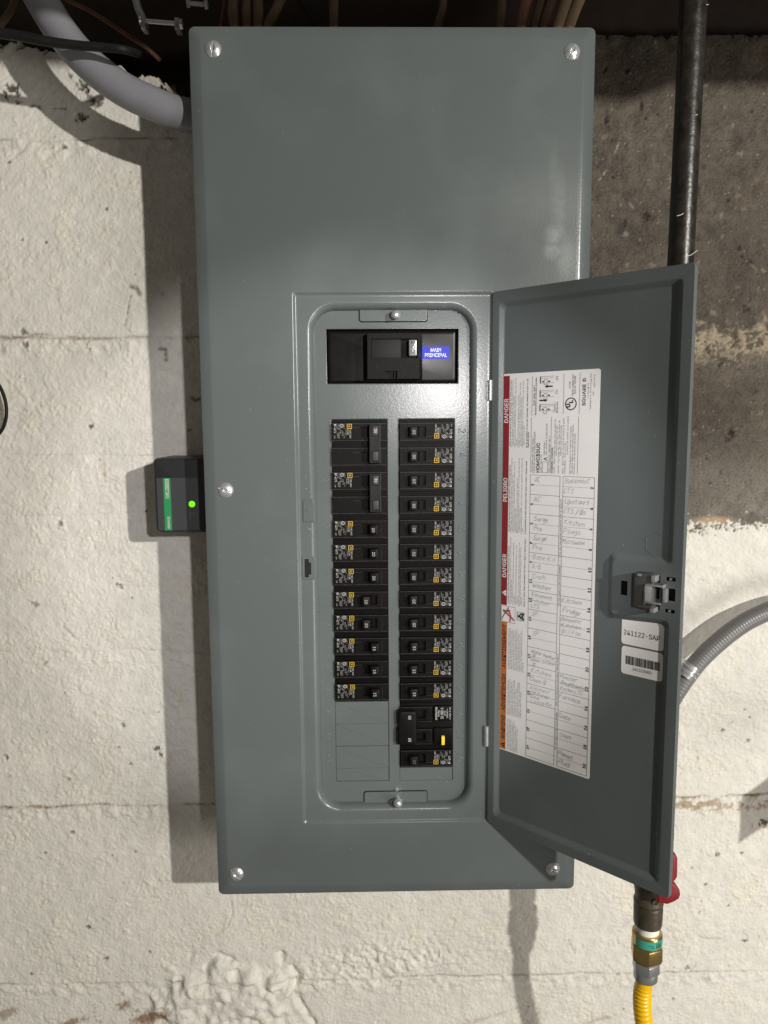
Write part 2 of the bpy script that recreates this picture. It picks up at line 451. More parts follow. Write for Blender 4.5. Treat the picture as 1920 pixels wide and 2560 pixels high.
def grid_plate(mb, xs, zs, holes, y0, y1, mi=0, mi_side=None):
    """plate with rectangular openings: front face y0, the openings' walls run back to y1"""
    xs = sorted(set(xs)); zs = sorted(set(zs)); mi_side = mi if mi_side is None else mi_side

    def hole(i, j):
        if i < 0 or j < 0 or i >= len(xs) - 1 or j >= len(zs) - 1: return True
        cx, cz = (xs[i] + xs[i + 1]) / 2, (zs[j] + zs[j + 1]) / 2
        return any(h[0] < cx < h[1] and h[2] < cz < h[3] for h in holes)
    for i in range(len(xs) - 1):
        for j in range(len(zs) - 1):
            if hole(i, j): continue
            a, b, c, d = xs[i], xs[i + 1], zs[j], zs[j + 1]
            mb.rect(a, b, c, d, y0, mi)
            for ni, nj, p, q in ((i - 1, j, (a, c), (a, d)), (i + 1, j, (b, c), (b, d)), (i, j - 1, (a, c), (b, c)), (i, j + 1, (a, d), (b, d))):
                if hole(ni, nj):
                    mb.add([(p[0], y0, p[1]), (q[0], y0, q[1]), (q[0], y1, q[1]), (p[0], y1, p[1])], [(0, 1, 2, 3)], mi_side)

# ================================================================== large structure: wall, timber
T = 0.121                                        # the wall face lies at y = T
XA, XB, ZA, ZB, STEP = -0.60, 0.60, -0.80, 0.50, 0.0016
nx, nz = int(round((XB - XA) / STEP)) + 1, int(round((ZB - ZA) / STEP)) + 1
gx = XA + STEP * np.arange(nx); gz = ZA + STEP * np.arange(nz)
GX, GZ = np.meshgrid(gx, gz)                     # [z, x]


def band(lo, hi, seed, ax=1.0):
    """band-passed noise, wavelengths lo..hi metres, unit variance; ax > 1 stretches it along x"""
    r = np.random.default_rng(seed); n = r.standard_normal((nz, nx)); F = np.fft.fft2(n)
    fz = np.fft.fftfreq(nz, STEP)[:, None]; fx = np.fft.fftfreq(nx, STEP)[None, :] * ax
    f = np.sqrt(fx * fx + fz * fz) + 1e-9
    w = np.exp(-(f * lo) ** 2) * (1 - np.exp(-(f * hi) ** 2)) / f ** .5
    q = np.real(np.fft.ifft2(F * w)); return q / q.std()


def sstep(a, b, x):
    t = np.clip((x - a) / (b - a), 0, 1); return t * t * (3 - 2 * t)


def px2(px, py):
    p = at(px, py, T); return p.x, p.z


def blob(cx, cz, rx, rz=None, rot=0.0):
    rz = rz or rx; c, s_ = math.cos(rot), math.sin(rot); dx, dz = GX - cx, GZ - cz
    return np.exp(-(((dx * c + dz * s_) / rx) ** 2 + ((-dx * s_ + dz * c) / rz) ** 2))


def line_dist(pts):
    d = np.full_like(GX, 1.0)
    for (x0, z0), (x1, z1) in zip(pts[:-1], pts[1:]):
        L2 = (x1 - x0) ** 2 + (z1 - z0) ** 2 + 1e-12
        t = np.clip(((GX - x0) * (x1 - x0) + (GZ - z0) * (z1 - z0)) / L2, 0, 1)
        d = np.minimum(d, np.hypot(GX - x0 - t * (x1 - x0), GZ - z0 - t * (z1 - z0)))
    return d


n_lo, n_mid, n_wr, n_fine, n_patch = band(.08, .5, 1), band(.012, .06, 2), band(.0035, .012, 3, .8), band(.0016, .005, 4), band(.03, .2, 5)
n_wr2 = band(.004, .014, 6, 1.3); n_col = band(.01, .3, 8); n_spk = band(.0012, .004, 9)
rough = np.clip(.75 + .5 * n_patch, .25, 1.6)
wrinkle = (1 - np.abs(n_wr)) * .55 + .45 * n_wr2
ridge = np.clip(1.25 - np.abs(band(.0045, .016, 31)) * 1.6, 0, 1.3) * .8 + .5 * np.clip(1.1 - np.abs(band(.003, .010, 32, .7)) * 1.5, 0, 1.2)
H = .0006 * n_lo + .00020 * n_mid + (.00030 * wrinkle + .00062 * ridge) * rough + .00026 * n_fine
tint = np.ones((nz, nx, 3)) * np.array([.735, .722, .672])
tint *= (1 + .022 * n_col + .012 * n_mid)[..., None]
tint *= 1 - .05 * sstep(.6, 1.8, n_patch)[..., None] * np.array([0, .3, 1.0])
# painted / bare boundary on the right
zb = px2(1900, 1312)[1]
bare = sstep(.12, .14, GX) * sstep(-.003, .003, GZ - zb - .003 * n_mid - .0045 * n_wr - .003 * n_wr2)
conc = np.ones((nz, nx, 3)) * np.array([.082, .069, .054])
conc *= np.clip(1 + .10 * n_col + .07 * n_mid + .10 * n_spk + .13 * n_fine + .08 * n_lo + .03 * n_wr, .25, 2.2)[..., None]
low = sstep(zb + .115, zb + .03, GZ + .010 * n_mid)                      # paler, worn zone above the paint line
conc = conc * (1 - .75 * low[..., None]) + .75 * low[..., None] * np.array([.20, .185, .16]) * (1 + .12 * n_mid + .15 * n_spk)[..., None]
fl = sstep(2.5, 3.2, n_spk + .35 * n_fine); conc = conc * (1 - .7 * fl[..., None]) + .7 * fl[..., None] * np.array([.30, .27, .22])
dk = sstep(2.6, 3.2, -n_spk + .4 * n_wr); conc *= (1 - .5 * dk)[..., None]
zj = px2(1900, 862)[1]                                                   # pale mortar smear on the bed joint
mort = sstep(.030, .004, np.abs(GZ - zj - .006 * n_mid - .004 * n_wr2 - .004 * n_col)) * sstep(.15, .8, .70 + .34 * n_mid + .30 * n_wr2 + .15 * n_fine) * sstep(.3, .33, GX)
conc = conc * (1 - .85 * mort[..., None]) + .85 * mort[..., None] * np.array([.33, .275, .20]) * (1 + .12 * n_spk + .1 * n_wr)[..., None]
mo2 = np.clip(blob(*px2(1782, 1302), .026, .006) * 1.8 - .4, 0, 1); conc = conc * (1 - mo2[..., None]) + mo2[..., None] * np.array([.42, .30, .20])
Hc = .0008 * n_lo + .00035 * n_mid + .00028 * n_fine + .00018 * n_spk + .00012 * n_wr + .0010 * mort + .002 * mo2 - .0008 * dk
# bed joints of the block courses (z), strength, rust
JZ = [(px2(0, 350)[1], 1.0, .10), (px2(0, 845)[1], 1.1, .30), (px2(0, 1285)[1], .22, .0), (px2(0, 1630)[1], .25, .0), (px2(0, 2018)[1], 1.0, .85), (px2(900, 2446)[1], .8, .15)]
joint_mask = np.zeros_like(GX)
for z0, st, rust in JZ:
    zz = z0 + .0012 * n_lo + .0008 * band(.03, .2, int(abs(z0) * 1e4))[nz // 2][None, :]
    vis = np.clip(.75 + .5 * band(.02, .12, int(abs(z0) * 1e4) + 3)[nz // 3][None, :], .1, 1.3) * st
    g = np.exp(-((GZ - zz) / .0014) ** 2)
    lip = sstep(.012, .004, np.abs(GZ - zz + .009))                      # smeared mortar under the joint
    H += -.0019 * vis * g + st * lip * (.00012 * n_wr2 + .0006 * n_mid + .0002 * n_wr)
    Hc += -.0016 * vis * g
    ru = np.clip(rust * vis * (.55 + .45 * n_mid + .4 * n_wr), 0, 1) * np.exp(-((GZ - zz) / .0022) ** 2)
    tint = tint * (1 - ru[..., None]) + ru[..., None] * np.array([.30, .19, .10])
    tint *= (1 - .42 * np.clip(vis, 0, 1) * np.exp(-((GZ - zz) / .0010) ** 2))[..., None]
    joint_mask += g * st
# rusty stretch of joint right of the door
z0 = px2(1800, 2010)[1]
ru = sstep(.25, .27, GX) * sstep(.0075, .004, np.abs(GZ - z0 + .003 - .003 * n_mid)) * sstep(-.9, .3, n_mid + .6 * n_wr)
tint = tint * (1 - .8 * ru[..., None]) + .8 * ru[..., None] * np.array([.36, .26, .17]); H -= .0012 * ru
# a hair-line head joint, rusty
for pts, dep, wdt, colr in (([(261, 1118), (260, 1132)], .0010, .0014, (.42, .33, .22)), ([(260, 1160), (262, 1205)], .0010, .0014, (.46, .37, .26)),
                            ([(0, 842), (140, 846), (290, 846)], .0012, .0014, (.36, .29, .22)),
                            ([(25, 1134), (150, 1138), (235, 1133), (330, 1140), (420, 1135)], .0007, .0009, (.52, .48, .42)),
                            ([(325, 716), (340, 722), (346, 735)], .003, .0022, (.05, .045, .04)),
                            ([(326, 740), (320, 775), (312, 812)], .0014, .0012, (.16, .14, .12)),
                            ([(398, 872), (412, 873), (415, 900)], .002, .0020, (.06, .05, .045)),
                            ([(480, 993), (488, 1001), (500, 998)], .002, .0020, (.05, .04, .04)),
                            ([(157, 1565), (180, 1585), (196, 1600)], .001, .0012, (.30, .27, .22)),
                            ([(575, 2245), (583, 2280), (570, 2315), (535, 2340)], .0012, .0012, (.55, .5, .43)),
                            ([(110, 1660), (118, 1655)], .0012, .0015, (.2, .18, .15)), ([(73, 266), (82, 263), (100, 268)], .002, .0018, (.05, .045, .04)),
                            ([(132, 272), (145, 269), (165, 272)], .0016, .0012, (.2, .17, .14)), ([(1420, 2350), (1436, 2380)], .001, .0014, (.35, .3, .25)),
                            ([(1745, 2340), (1770, 2348), (1810, 2346)], .001, .0011, (.42, .38, .33)), ([(1640, 2305), (1685, 2330)], .0008, .0010, (.5, .45, .4)),
                            ([(1545, 2330), (1580, 2300), (1600, 2262)], .0008, .001, (.5, .45, .4)), ([(1715, 2440), (1735, 2420), (1750, 2395)], .0009, .001, (.42, .38, .33))):
    P = [px2(*p) for p in pts]; d = line_dist(P) + .0006 * np.abs(n_wr)
    k = np.exp(-(d / wdt) ** 2); H -= dep * k; Hc -= dep * k * (1 - bare)
    tint = tint * (1 - .85 * k[..., None]) + .85 * k[..., None] * np.array(colr)
# chips and pits: (px, py, radius mm, depth mm, darkness)
pits = [(28, 222, 5, 2.5, .95), (14, 240, 4, 2, .9), (42, 236, 3, 2, .9), (46, 256, 2.2, 1.5, .8), (208, 215, 5, 3, .95), (216, 228, 3, 2, .9), (224, 243, 4, 2.5, .8), (232, 258, 5, 2.5, .6),
        (246, 258, 4, 2, .7), (202, 292, 5, 3, .85), (176, 190, 2.5, 2, .8), (160, 367, 3, 2, .75), (25, 407, 2, 1.5, .9), (59, 829, 3.4, 2, .7), (64, 862, 3, 2, .7), (54, 600, 2, 1.5, .85), (116, 606, 2, 1.5, .8),
        (266, 522, 2, 2, .9), (226, 1066, 2.4, 2, .9), (62, 665, 1.5, 1, .8), (245, 1308, 2.6, 1, .0), (148, 1308, 3.5, 2, .7), (300, 1464, 3, 2, .75), (88, 1510, 3.5, 1.6, .6), (330, 1494, 1.6, 1, .8),
        (14, 1893, 3, 2, .8), (24, 1938, 2, 1, .5), (308, 1815, 2.4, 2, .85), (392, 1872, 3, 2, .85), (402, 1888, 2.4, 2, .85), (328, 1910, 1.8, 1, .7), (172, 1950, 2.5, 1.5, .7), (180, 2080, 2.6, 1.5, .7),
        (112, 2133, 2, 1.5, .7), (336, 2128, 2.4, 1.5, .7), (222, 2318, 3, 2, .9), (78, 2435, 2.6, 2, .9), (266, 2397, 3, 2, .7), (372, 2377, 2.6, 2, .7), (1718, 2421, 4.5, 1.2, .62), (1790, 2137, 3, 2, .85), (1855, 2132, 2, 1.2, .7),
        (1764, 2211, 1.6, 1.2, .8), (1821, 2264, 1.4, 1, .85), (1751, 2253, 1.4, 1, .8), (1544, 2436, 2, 1.5, .6), (1682, 2498, 2.6, 1, .55), (1748, 2281, 2.2, 1.4, .6), (1862, 2352, 2, 1.2, .8), (1805, 1823, 3, 1.6, .7),
        (1870, 1851, 3, 1.6, .75), (1862, 1774, 1.6, 1.2, .85), (1875, 1793, 1.6, 1.2, .85), (1743, 1897, 2.4, 1, .5), (1910, 2058, 5, 2, .9), (1830, 1086, 4.2, 4, .95), (1822, 1098, 3, 3, .9), (1800, 912, 2.2, 2, .9),
        (1515, 172, 3, 2.5, .8), (1568, 172, 3.4, 2.5, .85), (1518, 300, 3.5, 2.5, .8), (1605, 262, 3.2, 2.5, .8), (1620, 540, 4, 3, .85), (1875, 655, 2.6, 2, .8), (1845, 620, 2.4, 2, .7), (1872, 90, 3, 2, .5)]
for _ in range(80):
    pits.append((random.uniform(0, 1920), random.uniform(120, 2560), random.uniform(.7, 1.7), random.uniform(.6, 1.4), random.uniform(.35, .85)))
for px, py, r, dep, dark in pits:
    x0, z0 = px2(px, py); r *= .001
    sl_x = slice(max(0, int((x0 - 4 * r - .006 - XA) / STEP)), int((x0 + 4 * r + .006 - XA) / STEP) + 1)
    sl_z = slice(max(0, int((z0 - 4 * r - .006 - ZA) / STEP)), int((z0 + 4 * r + .006 - ZA) / STEP) + 1)
    if GX[sl_z, sl_x].size == 0: continue
    d = np.hypot((GX[sl_z, sl_x] - x0) * random.uniform(.7, 1.4), GZ[sl_z, sl_x] - z0) / r + .35 * n_wr[sl_z, sl_x]
    k = sstep(1.25, .55, d); H[sl_z, sl_x] -= dep * .001 * k; Hc[sl_z, sl_x] -= dep * .001 * k
    H[sl_z, sl_x] += .0004 * sstep(2, 1.2, d) * (1 - k)
    kk = (dark * k)[..., None]; tint[sl_z, sl_x] = tint[sl_z, sl_x] * (1 - kk) + kk * np.array([.07, .055, .045])
    conc[sl_z, sl_x] = conc[sl_z, sl_x] * (1 - kk) + kk * np.array([.03, .024, .018])
# slumped mortar at the bottom, and the rough band beside it
x0, z0 = px2(590, 2490)
lump = np.clip(blob(x0 - .012, z0 - .018, .085, .056, .10) * 1.6 - .25 + .12 * band(.02, .08, 43), 0, 1); lump = sstep(0.02, .62, lump)
n_big = band(.02, .08, 41); n_b2 = band(.014, .05, 42)
acc = np.zeros_like(GX); rb_ = random.Random(21)
for _ in range(34):                              # overlapping pats of mortar under thick paint
    bx_, bz_ = x0 + rb_.uniform(-.085, .055), z0 + rb_.uniform(-.065, .028); rx_ = rb_.uniform(.014, .034)
    acc = np.maximum(acc, blob(bx_, bz_, rx_, rx_ * rb_.uniform(.4, .75), rb_.uniform(.3, 1.2)) * rb_.uniform(.4, 1.0))
H += lump * (.0050 + .0080 * acc + .0010 * n_b2 + .0004 * n_mid)
H -= .0035 * np.clip(lump * (1 - lump) * 4, 0, 1) * sstep(.2, .9, band(.03, .09, 30)) * sstep(0, .02, GZ - z0 + .02)
x1, z1 = px2(728, 2430); H -= .0065 * np.clip(np.exp(-(line_dist([px2(700, 2385), px2(722, 2410), px2(745, 2440), px2(735, 2470), px2(752, 2510), px2(782, 2560)]) / .0046) ** 2), 0, 1) * np.clip(.8 + .4 * n_mid, 0, 1.3)
H -= .005 * np.exp(-(line_dist([px2(515, 2415), px2(545, 2385), px2(575, 2400)]) / .004) ** 2)
bx, bz = px2(960, 2400); rb = np.clip(blob(bx, bz, .135, .03, .08) * 1.5 - .2, 0, 1); H += rb * (.0006 * band(.010, .03, 23) + .0005 * n_wr2 + .0006)
for px, py, rx, rz_, am in ((310, 2515, .010, .006, .9), (370, 2545, .024, .009, .9), (180, 2558, .018, .006, .8), (10, 2535, .018, .006, .6), (1490, 2552, .028, .004, .35), (1180, 2556, .06, .003, .3)):
    cx_, cz_ = px2(px, py); k = np.clip(blob(cx_, cz_, rx, rz_, .3) * 1.7 - .3 + .25 * n_mid + .2 * n_wr, 0, 1) * am * sstep(.02, .1, blob(cx_, cz_, rx * 2, rz_ * 2, .3))
    tint = tint * (1 - k[..., None]) + k[..., None] * np.array([.26, .15, .075]); H -= .0015 * k
for k_ in range(260):                             # pebbles, straw-coloured slivers and pock marks in the bare concrete
    px, py = (random.uniform(1460, 1925), random.uniform(95, 1290)); x0, z0 = px2(px, py); r = random.choice((.0011, .0014, .0018, .0025, .0034)) * random.uniform(.8, 1.2)
    i0, i1 = max(0, int((x0 - 5 * r - XA) / STEP)), int((x0 + 5 * r - XA) / STEP) + 2; j0, j1 = max(0, int((z0 - 5 * r - ZA) / STEP)), int((z0 + 5 * r - ZA) / STEP) + 2
    g_ = np.s_[j0:j1, i0:i1]
    if GX[g_].size == 0: continue
    c_, q_ = math.cos(random.uniform(0, 3.1)), random.uniform(.5, 1.0); dx, dz = GX[g_] - x0, GZ[g_] - z0; u_ = dx * c_ + dz * math.sqrt(1 - c_ * c_); v_ = (-dx * math.sqrt(1 - c_ * c_) + dz * c_) / q_
    k = sstep(1.3, .5, np.hypot(u_, v_) / r + .3 * n_wr[g_])
    if k_ % 5 == 0: colr, dep = np.array([.022, .017, .013]), -.0016
    elif k_ % 5 < 3: colr, dep = np.array([.19, .165, .13]) * random.uniform(.7, 1.25), .0005
    else: colr, dep = np.array([.075, .055, .042]) * random.uniform(.7, 1.2), .0003
    kk = (.8 * k)[..., None]; conc[g_] = conc[g_] * (1 - kk) + kk * colr; Hc[g_] += dep * k
for P, colr in (([(1546, 358), (1538, 385)], (.50, .44, .34)), ([(1516, 425), (1500, 448)], (.46, .41, .33)), ([(1766, 120), (1780, 165), (1783, 200)], (.14, .12, .10)), ([(1518, 270), (1512, 310), (1525, 330)], (.03, .022, .016)), ([(1600, 240), (1605, 275)], (.03, .022, .016)), ([(1640, 100), (1642, 118)], (.34, .31, .27)), ([(1905, 215), (1920, 240)], (.035, .025, .018)), ([(1795, 865), (1793, 885), (1797, 900)], (.03, .024, .018)), ([(1875, 660), (1893, 678)], (.36, .29, .2))):
    k = np.clip(1.1 + .5 * n_wr, 0, 1) * np.exp(-((line_dist([px2(*p) for p in P]) + .0004 * np.abs(n_wr2)) / .0010) ** 2); conc = conc * (1 - .85 * k[..., None]) + .85 * k[..., None] * np.array(colr); Hc += (.0008 if colr[0] > .1 else -.0012) * k
for px, py, rx, rz_, am in ((1590, 160, .035, .018, .35), (1850, 700, .03, .05, .28), (1560, 620, .03, .02, .22), (1800, 1010, .045, .02, .30), (1700, 1240, .05, .02, .35), (1890, 480, .03, .03, .22)):   # damp stains
    k = am * blob(*px2(px, py), rx, rz_) * np.clip(.8 + .35 * n_mid, 0, 1.4); conc *= (1 - k[..., None] * np.array([.9, 1.0, 1.05]))
conc = np.clip(conc, .006, .6)
tint = tint * (1 - bare[..., None]) + conc * bare[..., None]; H = H * (1 - bare) + (Hc - .0006) * bare
# broken top edge
tp = [px2(*p) for p in ((-200, 100), (0, 104), (110, 122), (200, 128), (270, 150), (300, 170), (340, 205), (400, 222), (466, 246), (560, 246))]
tx = np.array([p[0] for p in tp] + [.17, .2, .6]); tz = np.array([p[1] for p in tp] + [px2(1400, 72)[1], px2(1500, 72)[1], px2(1920, 76)[1]])
top = np.interp(gx, tx, tz)[None, :] + .0025 * n_mid + .0015 * n_wr
over = sstep(-.002, .004, GZ - top)
cx_, cz_ = px2(368, 186); chip = sstep(.9, .6, np.hypot((GX - cx_) / .017, (GZ - cz_ + .25 * (GX - cx_)) / .0085) + .22 * n_mid + .12 * n_wr)
H = H - over * (.060 - .045 * chip); tint = tint * (1 - over[..., None]) + over[..., None] * np.array([.030, .020, .013]) * (1 + .3 * n_mid + .2 * n_wr)[..., None]  # the hole's darkness is put into the colour as well as the depth
tint = tint * (1 - (chip * over)[..., None]) + (chip * over)[..., None] * np.array([.62, .58, .52]); ring = np.clip(chip * (1 - chip) * 4, 0, 1) * over
tint = tint * (1 - .8 * ring[..., None]) + .8 * ring[..., None] * np.array([.10, .045, .025])
edge_tone = sstep(.0, .03, top + .0 - GZ); tint *= (.75 + .25 * edge_tone)[..., None]  # tint gets darker towards the top edge
tint = np.clip(tint, .004, .85)

wm = bpy.data.materials.new('painted_block'); wm.use_nodes = True
nt = wm.node_tree; b = nt.nodes['Principled BSDF']; b.inputs['Roughness'].default_value = .72; b.inputs['Specular IOR Level'].default_value = .3
a = nt.nodes.new('ShaderNodeAttribute'); a.attribute_name = 'tint'; g = nt.nodes.new('ShaderNodeNewGeometry')
n = nt.nodes.new('ShaderNodeTexNoise'); n.inputs['Scale'].default_value = 600; n.inputs['Detail'].default_value = 5
nt.links.new(g.outputs['Position'], n.inputs['Vector'])
mr = nt.nodes.new('ShaderNodeMapRange'); mr.inputs['To Min'].default_value = .86; mr.inputs['To Max'].default_value = 1.12; nt.links.new(n.outputs['Fac'], mr.inputs['Value'])
mx = nt.nodes.new('ShaderNodeVectorMath'); mx.operation = 'SCALE'; nt.links.new(a.outputs['Color'], mx.inputs[0]); nt.links.new(mr.outputs['Result'], mx.inputs['Scale'])
nt.links.new(mx.outputs[0], b.inputs['Base Color'])
n3 = nt.nodes.new('ShaderNodeTexNoise'); n3.noise_type = 'RIDGED_MULTIFRACTAL'; n3.inputs['Scale'].default_value = 125; n3.inputs['Detail'].default_value = 3; n3.inputs['Distortion'].default_value = .6
nt.links.new(g.outputs['Position'], n3.inputs['Vector'])
bp3 = nt.nodes.new('ShaderNodeBump'); bp3.inputs['Strength'].default_value = 1.0; bp3.inputs['Distance'].default_value = .0010; nt.links.new(n3.outputs['Fac'], bp3.inputs['Height'])
bp = nt.nodes.new('ShaderNodeBump'); bp.inputs['Strength'].default_value = .35; bp.inputs['Distance'].default_value = .0006
nt.links.new(n.outputs['Fac'], bp.inputs['Height']); nt.links.new(bp3.outputs['Normal'], bp.inputs['Normal']); nt.links.new(bp.outputs['Normal'], b.inputs['Normal'])

wall = MB().box(-1.6, 1.6, T + .09, T + .20, -1.6, .62).build('wall', mat('wall_core', (.10, .09, .08), .9, var=(20, .2)), origin=(0, T + .09, 0))
tag(wall, kind='structure')
wallo = Vector((0, T + .09, 0))
ze = [ZA] + sorted(j[0] for j in JZ) + [ZB]
for ci in range(len(ze) - 1):
    j0, j1 = int(round((ze[ci] - ZA) / STEP)), int(round((ze[ci + 1] - ZA) / STEP))
    hx = px2(260, 1165)[0]; first = hx - .4 - (.2 if ci % 2 == 0 else 0)
    cuts = [0] + [int(round((x - XA) / STEP)) for x in (first + .4 * k for k in range(8)) if XA + .03 < x < XB - .03] + [nx - 1]
    for i0, i1 in zip(cuts[:-1], cuts[1:]):
        w_, h_ = i1 - i0 + 1, j1 - j0 + 1
        co = np.stack([GX[j0:j1 + 1, i0:i1 + 1], T - H[j0:j1 + 1, i0:i1 + 1], GZ[j0:j1 + 1, i0:i1 + 1]], -1).reshape(-1, 3) - np.array(wallo)
        q = np.arange(w_ * h_).reshape(h_, w_); fc = np.stack([q[:-1, :-1], q[:-1, 1:], q[1:, 1:], q[1:, :-1]], -1).reshape(-1, 4)
        me = bpy.data.meshes.new('concrete_block'); me.vertices.add(len(co)); me.vertices.foreach_set('co', co.astype(np.float32).ravel())
        me.loops.add(fc.size); me.loops.foreach_set('vertex_index', fc.astype(np.int32).ravel())
        me.polygons.add(len(fc)); me.polygons.foreach_set('loop_start', (np.arange(len(fc)) * 4).astype(np.int32))
        me.update(calc_edges=True); me.polygons.foreach_set('use_smooth', np.ones(len(fc), bool))
        ca = me.color_attributes.new('tint', 'FLOAT_COLOR', 'POINT')
        cc = np.concatenate([tint[j0:j1 + 1, i0:i1 + 1].reshape(-1, 3), np.ones((w_ * h_, 1))], 1); ca.data.foreach_set('color', cc.astype(np.float32).ravel())
        me.materials.append(wm); o = bpy.data.objects.new('concrete_block', me); COL.objects.link(o); o.parent = wall

tag(MB().box(-1.2, 1.2, T + .022, T + .15, .492, .80).build('sill_timber', TIMBER, origin=(0, T + .03, .55), bevel=.004), kind='structure')
tag(MB().box(-1.3, 1.3, -.325, -.285, .476, .66).build('floor_joist', TIMBER, origin=(0, -.3, .45), bevel=.002), kind='structure')
tag(MB().slab([(.414, .60), (.414, .4647), (.449, .4512), (.478, .4478), (.512, .4602), (.857, .4647), (.857, .60)], -.375, -.335).build('shade_block', TIMBER, origin=(.6, -.35, .45)), kind='structure')  # unseen blocker, shaped to shade the top of the wall at right

# ================================================================== the electrical panel
W2, H2 = .19735, .44897
panel = thing('electrical_panel', 'grey painted steel breaker panel with its door swung open, on the block wall', 'breaker panel', (0, T, -.449))
bx = MB()
for q in ((-.181, -.1795, .0085, T - .002, -.432, .432), (.1795, .181, .0085, T - .002, -.432, .432), (-.1795, .1795, .0085, T - .002, .4305, .432), (-.1795, .1795, .0085, T - .002, -.432, -.4305), (-.1795, .1795, T - .0035, T - .002, -.4305, .4305)):
    bx.box(*q)
bx.build('cabinet_box', BOXSTEEL, panel)

DF = .0125                                       # face of the dead front
TR = (-.1018, .0995, -.3655, .1985)              # shallow recess for the closed door
OP = (-.0870, .0830, -.3527, .1878)              # opening, before its rolled edge
cv = MB()


def lp(x0, x1, z0, z1, r, y): return [(x, y, z) for x, z in rrect(x0, x1, z0, z1, r, 10)]


def ins(R, d): return (R[0] + d, R[1] - d, R[2] + d, R[3] - d)


CV = (-W2, W2, -H2, H2)
loops = [lp(*CV, .0060, .0075), lp(*CV, .0060, .0042), lp(*ins(CV, .0006), .0056, .0035), lp(*ins(CV, .006), .004, .0016), lp(*ins(CV, .0108), .003, .0002), lp(*ins(CV, .0125), .003, 0.0), lp(*ins(CV, .016), .003, 0.0)]
loops += [lp(*ins(TR, -.0012), .0035, 0.0), lp(*TR, .003, .0003), lp(*ins(TR, .0010), .003, .0012), lp(*ins(TR, .0020), .0025, .0021), lp(*ins(TR, .0030), .002, .0024), lp(*ins(TR, .005), .002, .0024)]
R0 = .027
loops += [lp(*ins(OP, -.0015), R0 + .0015, .0024), lp(*OP, R0, .0026), lp(*ins(OP, .0020), R0 - .002, .0036), lp(*ins(OP, .0038), R0 - .0038, .0056), lp(*ins(OP, .0050), R0 - .005, .0082), lp(*ins(OP, .0055), R0 - .0055, .0121)]
cv.skin(loops)
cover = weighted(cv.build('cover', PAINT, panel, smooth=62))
# latch strip on the cover's left margin: raised pads, keyhole slot
sl = MB()
sl.skin([[(x, y, z) for x, z in rrect(-.0965 + d, -.0840 - d, -.0340 + d, -.0100 - d, .0012)] for d, y in ((0, .0024), (.0006, .0018), (.0012, .0014))], cap1=True)
sl.lathe([(.0026, 0), (.0024, .0003), (.0016, .0004), (.0015, .0001)], (-.0903, .0014, -.0210), (0, -1, 0), 16)
sl.build('lock_pad', PAINT, panel, smooth=30)
ks = MB()
ks.skin([[(x, y, z) for x, z in rrect(-.0985 + d, -.0838 - d, -.0945 + d, -.0705 - d, .0012)] for d, y in ((0, .0024), (.0005, .0018), (.0010, .0016))], cap1=True)
ks.add([(x, .00152, z) for x, z in ((-.0952, -.0921), (-.0909, -.0921), (-.0909, -.0890), (-.0884, -.0890), (-.0884, -.0762), (-.0907, -.0762), (-.0907, -.0725), (-.0952, -.0725))], [tuple(range(8))], 1)
ks.build('catch_slot', [PAINT, VOID], panel, smooth=30)

# dead front with the openings
ML, MR_, MZ0, MZ1 = -.0695, .0660, .1086, .1640
LX0, LX1, RX0, RX1 = -.0660, -.0074, .0040, .0626
PITCH = .0254; ZT = .0724
df = MB()
grid_plate(df, [-.095, ML, MR_, LX0, LX1, RX0, RX1, .091], [-.362, ZT - 15 * PITCH - .015, ZT - 15 * PITCH, ZT - 12 * PITCH, ZT, MZ0, MZ1, .196],
           [(ML, MR_, MZ0, MZ1), (LX0, LX1, ZT - 15 * PITCH - .015, ZT), (RX0, RX1, ZT - 15 * PITCH - .015, ZT)], DF, DF + .0016)
for r in ((ML, MR_, MZ0, MZ1), (LX0, LX1, ZT - 12 * PITCH, ZT), (RX0, RX1, ZT - 15 * PITCH, ZT)):          # thin turned lips round the openings
    o, i = rrect(r[0] - .0007, r[1] + .0007, r[2] - .0007, r[3] + .0007, .001), rrect(*r, .0003)
    df.skin([[(x, DF - .00002, z) for x, z in o], [(x, DF - .00035, z) for x, z in inset_poly(o, .0003)], [(x, DF - .0003, z) for x, z in i], [(x, DF + .0014, z) for x, z in i]])
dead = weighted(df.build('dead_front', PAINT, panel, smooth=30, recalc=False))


def numeral(s, x, z, ang):
    c, q = math.cos(ang), math.sin(ang); m = MB()
    m.hand(s, x, z, .0068, DF + .00015, xd=(c, q), yd=(-q, c), jit=0, emboss=.00062, adv=1.6)
    m.build('numeral', PAINT, dead, smooth=60)


for k in range(15):
    z = ZT - (k + .5) * PITCH
    w = .0035 if k < 4 else .0065
    numeral(str(2 * k + 2), .0672, z + w * .6, -math.pi / 2)
    m = MB(); m.hand(str(2 * k + 1), -.0755, z + w * .6, .0060, DF + .00035, xd=(0, -1), yd=(1, 0), jit=0, emboss=.0005, adv=1.6); m.build('numeral', PAINT, dead, smooth=60)
# filler twist-outs closing unused spaces
for k in range(4):
    z1 = ZT - (12 + k) * PITCH - .0001; z0 = z1 - PITCH + .0002 if k < 3 else z1 - .0147
    m = MB(); m.slab(rrect(LX0 + .00015, LX1 - .0007, z0, z1, .0004, 2), DF - .0003 + .0006 * (k % 2), DF + .0014, .0006); m.build('filler_plate', PAINT, panel, smooth=30)
m = MB(); m.slab(rrect(RX0 + .00015, RX1 - .0007, ZT - 15 * PITCH - .0148, ZT - 15 * PITCH - .0003, .0004, 2), DF - .0001, DF + .0014, .0003); m.build('filler_plate', PAINT, panel, smooth=30)
